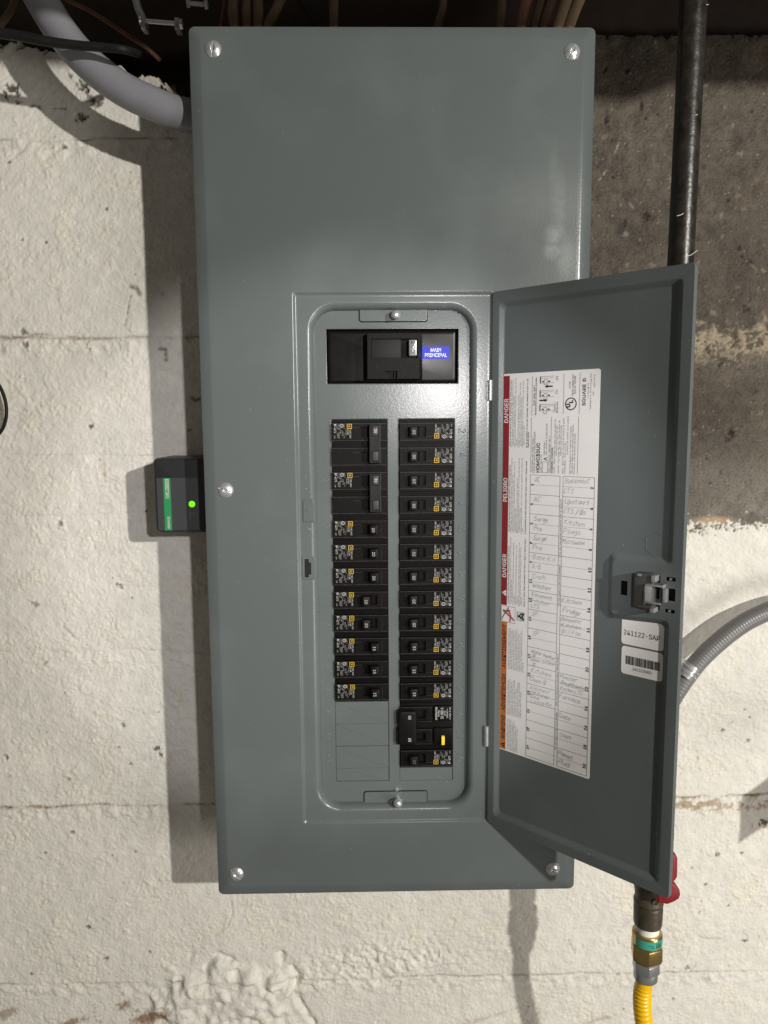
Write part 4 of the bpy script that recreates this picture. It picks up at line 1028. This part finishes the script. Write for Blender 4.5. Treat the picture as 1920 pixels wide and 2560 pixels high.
def double30(slot, label):
    s = -1; t = thing('circuit_breaker', label, 'circuit breaker', ((LX0 + LX1) / 2, DF, ZT - (slot + 1) * PITCH), 'circuit breakers in the panel')

    def body():
        mb = MB(); shoulder(mb, PITCH, PITCH / 2); shoulder(mb, PITCH, -PITCH / 2)
        face_block(mb, s, PITCH / 2 - .0007, [(-.0120, -.0010, -.0052, .0052)]); face_block(mb, s, -PITCH / 2 - .0007, [(-.0120, -.0010, -.0052, .0052)])
        return mb.mesh([BLACK, EDGE], smooth=30)

    def tie():
        mb = MB(); x0, x1 = .0104, .0218
        grid_plate(mb, [x0, x1, .0128, .0203], [-.0196, .0198, .0078, .0186, -.0180, -.0072], [(.0128, .0203, .0078, .0186), (.0128, .0203, -.0180, -.0072)], -.0125, -.008)
        mb.skin([[(x, y, z) for x, z in rrect(x0, x1, -.0196, .0198, .0006, 2)] for y in (-.0125, -.001)])
        for zc in (.0132, -.0126): mb.box(.0134, .0197, -.0119, .002, zc - .0048, zc + .0048, 1)
        r2 = random.Random(3)
        for q in range(3):
            xx = .0136 + q * .0022; zz = -.0060
            while zz < .0062:
                w = r2.uniform(.0006, .0014); mb.box(xx, xx + .0013, -.01266, -.0125, zz, zz + w); zz += w + .0005
        return mb.mesh([TIEGREY, mat('handle_grey_plastic', (.045, .047, .047), .5, spec=.25)], smooth=25, bevel=.0002)

    def num():
        mb = MB(); mb.text('30', .0163 - .0009, .0132, .0027, -.01215, 0, xd=(0, -1), yd=(1, 0), align='c', bold=.012, width=.0046); return mb.mesh(WHITEINK, recalc=False)
    child('body', cached('d30b', body), t); k = child('handle_tie', cached('d30t', tie), t); child('rating_number', cached('d30n', num), k)
    child('rating_print', cached(('rp', s), lambda: rating_print(s)), t, (0, 0, PITCH / 2 + .0002))
    return t


ordn = ['topmost', 'second', 'third', 'fourth', 'fifth', 'sixth', 'seventh', 'eighth', 'ninth', 'tenth', 'eleventh', 'twelfth']
double30(0, 'double 30 amp breaker with tied handles, at the top of the left column')
double30(2, 'double 30 amp breaker with tied handles, right above the single left breakers')
LEFT = [(20, 1, 'single 20 amp breaker just below the two double 30 amp breakers'), (20, 1, 'single 20 amp breaker switched on, second below the double 30 amp breakers'), (20, 1, 'single 20 amp breaker switched on, right above the two thrown off in the left column'),
        (20, 0, 'upper of the two 20 amp breakers thrown off in the left column'), (20, 0, 'lower of the two 20 amp breakers thrown off in the left column'), (15, 1, 'single 15 amp breaker in the left column, right below the breakers thrown off'),
        (15, 1, 'middle one of the three 15 amp breakers in the left column'), (15, 1, 'single 15 amp breaker at the bottom of the left column, above grey blanks')]
for i, (a, on, l) in enumerate(LEFT): single('L', 4 + i, a, bool(on), l)
for i in range(12):
    a = 20 if i < 9 else 15
    l = ('single 20 amp breaker at the very top of the right column, under the main breaker' if i == 0 else 'black 20 amp breaker %s from the top of the right column, beside embossed number %d' % (ordn[i], 2 * i + 2)) if i < 9 else \
        ('uppermost of the three 15 amp breakers in the right column', 'middle one of the three 15 amp breakers in the right column', 'lowest of the three 15 amp breakers, right above the double 50 amp breaker')[i - 9]
    single('R', i, a, True, l)
single('R', 14, 20, True, 'dim 20 amp breaker at the bottom of the right column, below the yellow button', dim=True)

# double 50 with test button
t = thing('circuit_breaker', 'double 50 amp breaker with one wide handle and a yellow test button', 'circuit breaker', ((RX0 + RX1) / 2, DF, ZT - 13 * PITCH), 'circuit breakers in the panel')
mb = MB(); shoulder(mb, 2 * PITCH); P2 = PITCH / 2
for zc in (P2, -P2): face_block(mb, 1, zc - .0012, [(-.0105, -.0012, -.0045, .0045)], -.0288, .0060, .0085, -.0088)
mb.box(.0082, .0288, -.0030, .001, .0035, .0205); mb.box(.0082, .0288, -.0030, .001, -.0215, -.0050)
mb.box(.0082, .0288, -.0033, -.0030, -.0094, -.0090); mb.box(.0082, .0288, -.0033, -.0030, -.0182, -.0178)
o = mb.mesh([BLACK, EDGE], smooth=30, bevel=.0003); o.name = 'body'; child('body', o, t)
mb = MB()
mb.skin([[(x, y, z) for x, z in rrect(-.0312 + d, -.0110 - d, -.0212 + d, .0172 - d, .003)] for d, y in ((-.0002, .001), (0, -.0062), (.0012, -.0084), (.003, -.0090))], cap1=True)
mb.box(-.0322, -.0300, -.0060, .000, .0030, .0165); mb.box(-.0326, -.0300, -.0060, .000, -.0215, -.0035)
h = child('handle', mb.mesh(TOGGLE, smooth=40), t)
for z in (.0100, -.0152):
    mb = MB(); mb.text('50', -.0172, z, .0030, -.00915, 0, xd=(0, 1), yd=(-1, 0), align='c', bold=.01, italic=.15, width=.0044)
    child('rating_number', mb.mesh(WHITEINK, recalc=False), h)
mb = MB(); y = -.0033
for txt, x, hh, w in (('INTERRUPTING', .0116, .0019, .0145), ('RATING', .0140, .0016, .0075), ('10 000 A', .0183, .0030, .0128), ('60 Hz', .0207, .0016, .0055), ('120/240 V~', .0233, .0016, .0110), ('A nom. 5 mA', .0262, .0016, .0135)):
    mb.text(txt, x, .0122, hh, y, 0, xd=(0, 1), yd=(-1, 0), align='c', bold=.014, width=w)
child('rating_print', mb.mesh(WHITEINK, recalc=False), t)
mb = MB(); mb.slab(rrect(.0160, .0195, -.0228, -.0130, .0006, 3), -.0062, -.0020, .0006); child('test_button', mb.mesh(YELLOWBTN, smooth=40), t)

# main breaker
t = thing('main_breaker', 'wide black 200 amp main breaker with a blue sticker, above both columns', 'main breaker', (0, DF, .1364))
mb = MB()
mb.skin([[(x, y, z) for x, z in rrect(-.0690 + d, .0655 - d, .1090 + d, .1636 - d, .0018)] for d, y in ((0, DF + .022), (0, DF + .0060), (.0014, DF + .0046), (.0040, DF + .0040))], cap1=True)
mb.build('case', BLACKG, t, smooth=40)
mb = MB()
xs = [-.0275, .0250, -.0236, .0232, -.0090, .0020]; zs = [.1125, .1575, .1330, .1524, .1205]
grid_plate(mb, xs, zs, [(-.0236, .0232, .1330, .1524), (-.0090, .0020, .1125, .1205)], -.0035, .0060)
mb.rect(-.0236, .0232, .1330, .1524, .0058); mb.rect(-.0090, .0020, .1125, .1205, .0020)
mb.skin([[(-.0275, -.0035, z) for z in (.1125, .1575)], [(-.0320, DF + .004, z) for z in (.1125, .1575)]]); mb.skin([[(.0250, -.0035, z) for z in (.1125, .1575)], [(.0292, DF + .004, z) for z in (.1125, .1575)]])
for z in (.1125, .1575): mb.add([(-.0320, DF + .004, z), (-.0275, -.0035, z), (.0250, -.0035, z), (.0292, DF + .004, z)], [(0, 1, 2, 3)])
for x in (-.0006, .0024): mb.box(x, x + .0006, -.0050, -.0035, .1125, .1205)
for x in (-.0175, .0065): mb.lathe([(.0013, 0), (.0013, .0003)], (x, -.0036, .1250), (0, -1, 0), 12, 1)
mb.text('O/OFF', -.0245, .1362, .0017, -.0037, 2, xd=(0, 1), yd=(-1, 0), width=.0150)
mb.build('frame', [BLACK, VOID, TIEGREY], t, smooth=30)
mb = MB(); mb.box(-.0234, .0064, -.0008, .0056, .1332, .1522); mb.build('slide', mat('charcoal_textured', (.016, .016, .016), .6, bump=(1500, .3, .0002), spec=.2), t, bevel=.0004)
mb = MB(); mb.slab(rrect(.0142, .0220, .1350, .1508, .0007, 3), -.0085, .006, .0009); hd = mb.build('handle', mat('silver_handle', (.33, .34, .34), .35, metal=.5, bump=(900, .4, .0002)), t, smooth=40)
mb = MB(); mb.hand('200', .0168, .1497, .0032, -.0086, xd=(0, -1), yd=(1, 0), jit=0, emboss=.00030, width=.0130, adv=1.6); mb.build('rating_number', mat('dark_digits', (.05, .05, .05), .5), hd)  # raised digits, darker than the handle
mb = MB(); z0 = DF + .0037
mb.skin([[(x, y, z) for x, z in rrect(.0288, .0572, .1338, .1464, .0003, 2)] for y in (DF + .0041, z0)], cap1=True)
mb.text('MAIN', .0432, .1410, .0036, z0 - .0002, 1, align='c', width=.0112, bold=.02); mb.text('PRINCIPAL', .0432, .1359, .0036, z0 - .0002, 1, align='c', width=.0232, bold=.02)
mb.build('name_sticker', [BLUETAPE, mat('white_print', (.8, .8, .8), .6, spec=.1)], t, recalc=False)

# ================================================================== surge protector beside the panel
t = thing('surge_protector', 'black surge protector box with a green stripe and lit green lamp', 'surge protector', (-.235, .045, -.010))
FY = .045
mb = MB(); mb.skin([[(x, y, z) for x, z in rrect(-.2615 + d, -.1815, -.0500 + d, .0320 - d, .0050, 6)] for d, y in ((0, T - .010), (0, FY + .0035), (.0008, FY + .0012), (.0026, FY))], cap1=True)
mb.box(-.2000, -.180, FY + .004, T - .012, -.04, .02); mb.build('case', DEVICE, t, smooth=40)
mb = MB(); mb.skin([[(x, y, z) for x, z in rrect(-.2585 + d, -.1890, -.0474 + d, .0106 - d, .0010, 3)] for d, y in ((0, FY + .0002), (.0003, FY - .0005))], cap1=True); fp = mb.build('face_plate', DEVFACE, t, smooth=30)
GX0, GX1 = -.2510, -.2432
mb = MB(); y = FY - .0007; mb.rect(GX0, GX1, -.0472, .0104, y, 0)
mb.rect(-.2489, -.2450, -.0078, .0092, y - .00015, 1); mb.text('SQUARE', -.2483, .0086, .0026, y - .0003, 0, xd=(0, -1), yd=(1, 0), width=.0156, bold=.02)
for q in ((-.2489, -.2450, -.0122, -.0118), (-.2489, -.2450, -.0086, -.0082), (-.2489, -.2485, -.0122, -.0082), (-.2454, -.2450, -.0122, -.0082)): mb.rect(*q, y - .00015, 1)
mb.text('D', -.2482, -.0088, .0024, y - .0002, 1, xd=(0, -1), yd=(1, 0), bold=.02)
mb.text('Schneider', -.2478, -.0318, .0030, y - .0002, 1, xd=(0, -1), yd=(1, 0), width=.0138, bold=.02); mb.build('green_band', [GREENINK, WHITEINK], fp, recalc=False)
mb = MB(); mb.lathe([(.0034, 0), (.0031, .0006), (.0018, .0011), (.0002, .0012)], (-.2207, FY - .0005, -.0183), (0, -1, 0), 20); mb.build('indicator_lamp', LED, fp)
mb = MB(); mb.text('OK', -.2195, -.0270, .0016, y, 0, xd=(0, -1), yd=(1, 0)); mb.text('Replace', -.2235, -.0270, .0016, y, 0, xd=(0, -1), yd=(1, 0)); mb.lathe([(.0005, 0), (.0005, .0001)], (-.2228, y, -.0245), (0, -1, 0), 8); mb.build('status_print', [DIMINK], fp, recalc=False)

# ================================================================== pipes, conduits, cables
PY_ = -.060                                      # the gas line stands this far from the cover plane
p0, p1 = at(1737, -60, PY_), at(1624, 2214, PY_)
t = thing('gas_pipe', 'black iron gas pipe running down the wall behind the panel door', 'gas pipe', tuple(p1))
mb = MB(); mb.tube([p0 + (p1 - p0) * k / 12 for k in range(13)], .0117, 28); mb.build('pipe', BLKPIPE, t)
ax = (p0 - p1).normalized()
for px, py, w in ((1692, 540, 22), (1712, 642, 30), (1766, 12, 6), (1738, 288, 8), (1730, 330, 10)):
    c = at(px, py, PY_ - .0117); mb = MB(); mb.tube([c, c + Vector((w * .0002, .0004, w * .00006)), c + Vector((w * .0004, .0018, w * .0002))], .00035, 5)
    mb.build('paint_fleck', mat('pale_fleck', (.55, .53, .5), .6), t)


def down(py): return at(1621 - (py - 2250) * .0345, py, PY_)


t = thing('gas_valve', 'weathered bronze gas shut-off valve with a red handle below the door', 'valve', tuple(down(2320)))
B = down(2308); hgt = lambda py: (down(py) - B).length * (1 if py < 2325 else -1)
mb = MB(); mb.lathe([(.0125, -.001), (.0138, 0), (.0143, .004), (.0145, .020), (.0138, .0225), (.0148, .0240), (.0148, .0265), (.0136, .0290), (.0140, .036), (.0152, .042), (.0152, .058), (.0138, .066), (.0138, .074)], B, (0, 0, 1), 28)
mb.lathe([(.0030, 0), (.0030, .0012), (.0023, .0012), (.0023, .0004)], B + Vector((.001, -.0143, .0330)), (0, -1, 0), 16); mb.tube([B + Vector((-.0010, -.0148, .033)), B + Vector((.0030, -.0148, .033))], .0003, 5); mb.tube([B + Vector((.001, -.0148, .0312)), B + Vector((.001, -.0148, .0348))], .0003, 5)
mb.lathe([(.0085, .008), (.0085, .018), (.006, .020), (.006, .027)], B + Vector((0, 0, .050)), (.55, -.83, 0), 18)
mb.build('valve_body', VALVE, t, smooth=45)
HY = -.088
o = [at(px, py, HY) for px, py in ((1640, 2250), (1664, 2254), (1680, 2248), (1693, 2240), (1697, 2230), (1695, 2218), (1686, 2206), (1675, 2200), (1684, 2194), (1689, 2186), (1690, 2170), (1690, 2140), (1686, 2131), (1674, 2127), (1640, 2126))]
mb = MB(); mb.slab([(p.x, p.z) for p in o], HY - .005, HY + .007, .0018); mb.build('handle', REDPAINT, t, smooth=45)
t = thing('gas_fitting', 'brass union with white thread tape and teal sticker above the yellow hose', 'pipe fitting', tuple(down(2400)))
mb = MB(); mb.lathe([(.0112, -.013)] + [(.0112 + .0006 * (i % 2), -.012 + i * .0016) for i in range(9)] + [(.0112, .003)], B, (0, 0, 1), 26); mb.build('thread_tape', TEFLON, t, smooth=60)
mb = MB(); mb.lathe([(.011, -.0078), (.0142, -.0080), (.0150, -.0092), (.0150, -.0195), (.0142, -.0215)], B, (0, 0, 1), 30); mb.build('collar', BRASS, t, smooth=40)
mb = MB(); L = []
for h in (-.0105, -.0195): L.append([B + Vector((.0152 * math.sin(a_), -.0152 * math.cos(a_), h)) for a_ in [math.radians(-64 + 128 * i / 20) for i in range(21)]])
mb.add(L[0] + L[1], [(i, i + 1, 22 + i, 21 + i) for i in range(20)], 0)
for a0, w, h0, h1 in ((-14, 3, -.0142, -.0150), (-6, 14, -.0164, -.0170), (-8, 14, -.0144, -.0150)):
    q = [B + Vector((.01535 * math.sin(math.radians(a0 + w * i / 5)), -.01535 * math.cos(math.radians(a0 + w * i / 5)), h)) for h in (h0, h1) for i in range(6)]; mb.add(q, [(i, i + 1, 7 + i, 6 + i) for i in range(5)], 1)
for a0 in (18, 25, 32, 39):
    e = 1.2 if a0 % 2 else 1.9
    q = [B + Vector((.01535 * math.sin(math.radians(a0 + d)), -.01535 * math.cos(math.radians(a0 + d)), h)) for d, h in ((-e, -.0122), (e, -.0122), (e, -.0176), (-e, -.0176))]; mb.add(q, [(0, 1, 2, 3)], 1)
    q = [B + Vector((.01535 * math.sin(math.radians(a0 + d)), -.01535 * math.cos(math.radians(a0 + d)), h)) for d, h in ((-3, -.0162), (3, -.0162), (0, -.0184))]; mb.add(q, [(0, 1, 2)], 1)
mb.build('sticker', [TEAL, INK], t, recalc=False)
mb = MB(); mb.lathe([(.0140, -.0205), (.0166, -.0222), (.0168, -.0350), (.0156, -.0382), (.0125, -.0402), (.0118, -.0415)], B, (0, 0, 1), 6, rot=math.radians(18)); mb.build('hex_body', BRASS, t, smooth=20, bevel=.0006)
mb = MB(); mb.lathe([(.0115, -.0395), (.0138, -.0412), (.0140, -.0515), (.0134, -.0522)], B, (0, 0, 1), 6, rot=math.radians(24)); mb.lathe([(.0120, -.0515), (.0122, -.0605), (.0110, -.0620)], B, (0, 0, 1), 28); mb.build('flare_nut', STEELNUT, t, smooth=30, bevel=.0005)
hp = smooth_path([B + Vector((0, 0, -.058)), B + Vector((-.0020, .001, -.076)), B + Vector((-.0015, .002, -.096)), B + Vector((.0025, .002, -.122)), B + Vector((.010, .001, -.150)), B + Vector((.020, 0, -.185))], 44)
mb = MB(); mb.tube(hp, lambda k: .0088 + .00062 * math.sin(k * len(hp) * .62) * min(1, max(0, (k - .10) * 9)), 28)
o = mb.build('gas_hose', YELLOWHOSE, None, origin=tuple(B + Vector((0, 0, -.09))), smooth=80); tag(o, 'yellow corrugated gas hose hanging from the steel nut', 'gas hose')

# grey flexible conduit at the right
fp_ = [at(x, y, .078) for x, y in ((2040, 1495), (1980, 1507), (1925, 1526), (1862, 1556), (1800, 1602), (1742, 1658), (1690, 1730), (1640, 1815), (1580, 1900), (1500, 1975), (1420, 2010))]
t = thing('flexible_conduit', 'grey flexible conduit curving out from behind the panel door', 'conduit', tuple(fp_[5]))
mb = MB(); fs = smooth_path(fp_, 44); mb.tube(fs, lambda k: .0108 + .00016 * math.sin(k * len(fs) * 1.5), 20); mb.build('jacket', FLEX, t, smooth=60)
c0, c1 = at(1738, 1648, .078), at(1698, 1700, .078); ax = (c0 - c1).normalized(); mid = (c0 + c1) / 2
mb = MB(); mb.lathe([(.0112, -.0085), (.0124, -.0082), (.0126, -.0040), (.0137, -.0034), (.0137, -.0012), (.0126, -.0006), (.0126, .0016), (.0137, .0022), (.0137, .0044), (.0124, .0052), (.0124, .0082), (.0112, .0085)], mid, ax, 32)
sd = ax.cross(Vector((0, 1, 0))).normalized(); e = mid - sd * .014 if (mid - sd * .014).z < mid.z else mid + sd * .014
mb.box(e.x - .004, e.x + .004, .086, .092, e.z - .005, e.z + .004); mb.build('strap', ZINC, t, smooth=40)

A_ = Vector((1.12, -1.79, 0.507)); br = []  # unseen plate added for its shadow, outline projected back towards the work lamp
for px, py in ((1990, 1905), (1915, 1950), (1858, 1992), (1850, 2030), (1848, 2090), (1846, 2108), (1900, 2072), (1990, 2020)):
    w_ = at(px, py, T); br.append(A_ + (w_ - A_) * ((-.06 - A_.y) / (w_.y - A_.y)))
tag(MB().slab([(p.x, p.z) for p in br], -.062, -.054, .0008).build('shadow_plate', DULLZINC, origin=(.49, -.06, -.37)), kind='structure')

# grey PVC conduit at upper left
cpth = [at(x, y, .036) for x, y in ((40, -120), (72, -58), (104, 0), (137, 56), (173, 106), (215, 152), (263, 193), (318, 229), (368, 253), (415, 273), (470, 289), (560, 300))]
o = MB().tube(smooth_path(cpth, 8), .0163, 32).build('pvc_conduit', PVC, None, origin=tuple(cpth[5]), smooth=60); tag(o, 'thick pale grey bent pipe entering the panel at its upper left', 'conduit')
cb = [at(x, y, .004) for x, y in ((-60, 66), (0, 82), (60, 92), (120, 104), (190, 113), (250, 118), (310, 124))] + [at(345, 134, .030)]
o = MB().tube(smooth_path(cb, 8), lambda k: .0052 - .0016 * k, 14).build('black_cable', CORD, None, origin=tuple(cb[3]), smooth=60); tag(o, 'black cable crossing in front of the grey bent pipe', 'cable')
# bare copper, twisted strands
cps = smooth_path([at(x, y, .085) for x, y in ((120, -40), (165, -2), (215, 22), (262, 50), (310, 82), (362, 116), (400, 150))], 12); mb = MB()
for k in range(5):
    P = []
    for i, p in enumerate(cps):
        d = (cps[min(i + 1, len(cps) - 1)] - cps[max(i - 1, 0)]).normalized(); u = d.cross(Vector((0, 1, 0))).normalized(); w = d.cross(u); a_ = i * .55 + k * 2 * math.pi / 5
        P.append(p + (u * math.cos(a_) + w * math.sin(a_)) * .0013)
    mb.tube(P, .0010, 6)
o = mb.build('copper_wire', COPPER, None, origin=tuple(cps[30]), smooth=60); tag(o, 'bare stranded copper wire slanting behind the grey bent pipe', 'wire')
# zinc clamp above the panel's corner
t = thing('cable_clamp', 'small zinc clamp with a bolt above the upper left panel corner', 'clamp', tuple(at(400, 60, .06)))
a_, b_ = at(355, 52, .058), at(452, 60, .058)
mb = MB(); mb.tube([a_, b_], .0023, 12); mb.lathe([(.0052, 0), (.0052, .003)], b_ - Vector((.001, 0, 0)), (1, 0, 0), 6); mb.lathe([(.0040, 0), (.0048, .002), (.0030, .003)], a_, (-1, 0, 0), 12); mb.build('bolt', ZINC, t, smooth=35)
mb = MB(); mb.box(a_.x - .001, a_.x + .004, .055, .069, a_.z - .008, a_.z + .003); mb.build('jaw', DULLZINC, t, smooth=35, bevel=.0006)
mb = MB(); mb.box(b_.x - .006, b_.x - .001, .055, .069, b_.z - .006, b_.z + .005); mb.build('jaw', DULLZINC, t, smooth=35, bevel=.0006)
mb = MB(); mb.tube([a_ + Vector((.001, .006, .002)), a_ + Vector((-.006, .010, .016)), a_ + Vector((-.012, .014, .036))], .004, 8); mb.build('arm', DULLZINC, t, smooth=35)
c0, c1 = at(472, 8, .060), at(512, 12, .060); mb = MB(); mb.tube([c0, c1], .0022, 10); mb.lathe([(.0045, 0), (.0045, .003)], c1, (1, 0, 0), 6); mb.lathe([(.0045, -.002), (.0045, .001)], c0, (1, 0, 0), 6); mb.build('bolt', DULLZINC, t, smooth=35)
# cables rising from the top of the box
CB = [((588, 70), (582, 20), (590, -40), .0054, CABLED, 'leftmost brown cable rising from the panel top'), ((618, 70), (616, 20), (622, -40), .0050, CABLED, 'brown cable second from the left on the panel top'), ((646, 70), (645, 20), (640, -40), .0056, CABLED, 'tan cable beside the slanting one on the panel top'),
      ((668, 70), (690, 24), (716, -30), .0050, CABLED, 'tan cable slanting right on the left part of the panel top'), ((835, 70), (834, 20), (838, -40), .0048, CABLED, 'lone brown cable standing near the middle of the panel top'),
      ((1250, 75), (1253, 25), (1256, -40), .0050, CABLED, 'dark brown cable left of the reddish wires on the panel top'), ((1302, 78), (1308, 30), (1330, -40), .0058, mat('reddish_wire', (.20, .085, .055), .5, var=(80, .3)), 'reddish wire bundle rising from the panel top'), ((1334, 78), (1344, 30), (1366, -40), .0048, CABLED, 'brown cable right of the reddish wires on the panel top'),
      ((1356, 80), (1368, 30), (1396, -40), .0052, CABLED, 'brown cable just left of the two pale ones on the panel top'), ((1392, 82), (1408, 30), (1436, -50), .0058, CABLE, 'left one of the two pale tan cables at the panel top'), ((1418, 84), (1434, 34), (1470, -50), .0058, CABLE, 'rightmost pale tan cable at the panel top')]
for q0, q1, q2, r, m_, l in CB:
    P = [at(q0[0] - 3, q0[1] + 40, .055), at(*q0, .055), at(*q1, .058), at(*q2, .066)]
    o = MB().tube(smooth_path(P, 6), r, 12).build('panel_cable', m_, None, origin=tuple(P[1]), smooth=60); tag(o, l, 'cable', 'cables rising from the panel top')
for q, r, m_, l in ((((-40, 120), (0, 64), (28, 24), (52, -40)), .0038, CABLED, 'faint brown cable in the dark corner at the upper left, above the black cable'), (((738, -40), (752, 4), (772, 34), (786, 66), (790, 110)), .0026, CORD, 'thin black curved wire above the middle of the panel'),
                    (((545, -40), (560, 8), (556, 46), (548, 100)), .0022, COPPER, 'thin copper wire rising beside the small zinc clamp'), (((1100, -40), (1108, 10), (1096, 60), (1094, 110)), .0042, CABLED, 'dark cable standing alone right of the middle of the panel top')):
    P = [at(x, y, .085) for x, y in q]; o = MB().tube(smooth_path(P, 8), r, 10).build('loose_wire', m_, None, origin=tuple(P[1]), smooth=60); tag(o, l, 'wire')
# thin cord at the left edge
P = [at(x, y, .105) for x, y in ((-60, 905), (-28, 932), (-2, 964), (11, 994), (16, 1022), (14, 1050), (4, 1076), (-20, 1100), (-60, 1125))]
o = MB().tube(smooth_path(P, 8), .0020, 10).build('thin_cord', CORD, None, origin=tuple(P[3]), smooth=60); tag(o, 'thin black cord looping into view at the left edge of the wall', 'cord')
bpy.context.view_layer.update()
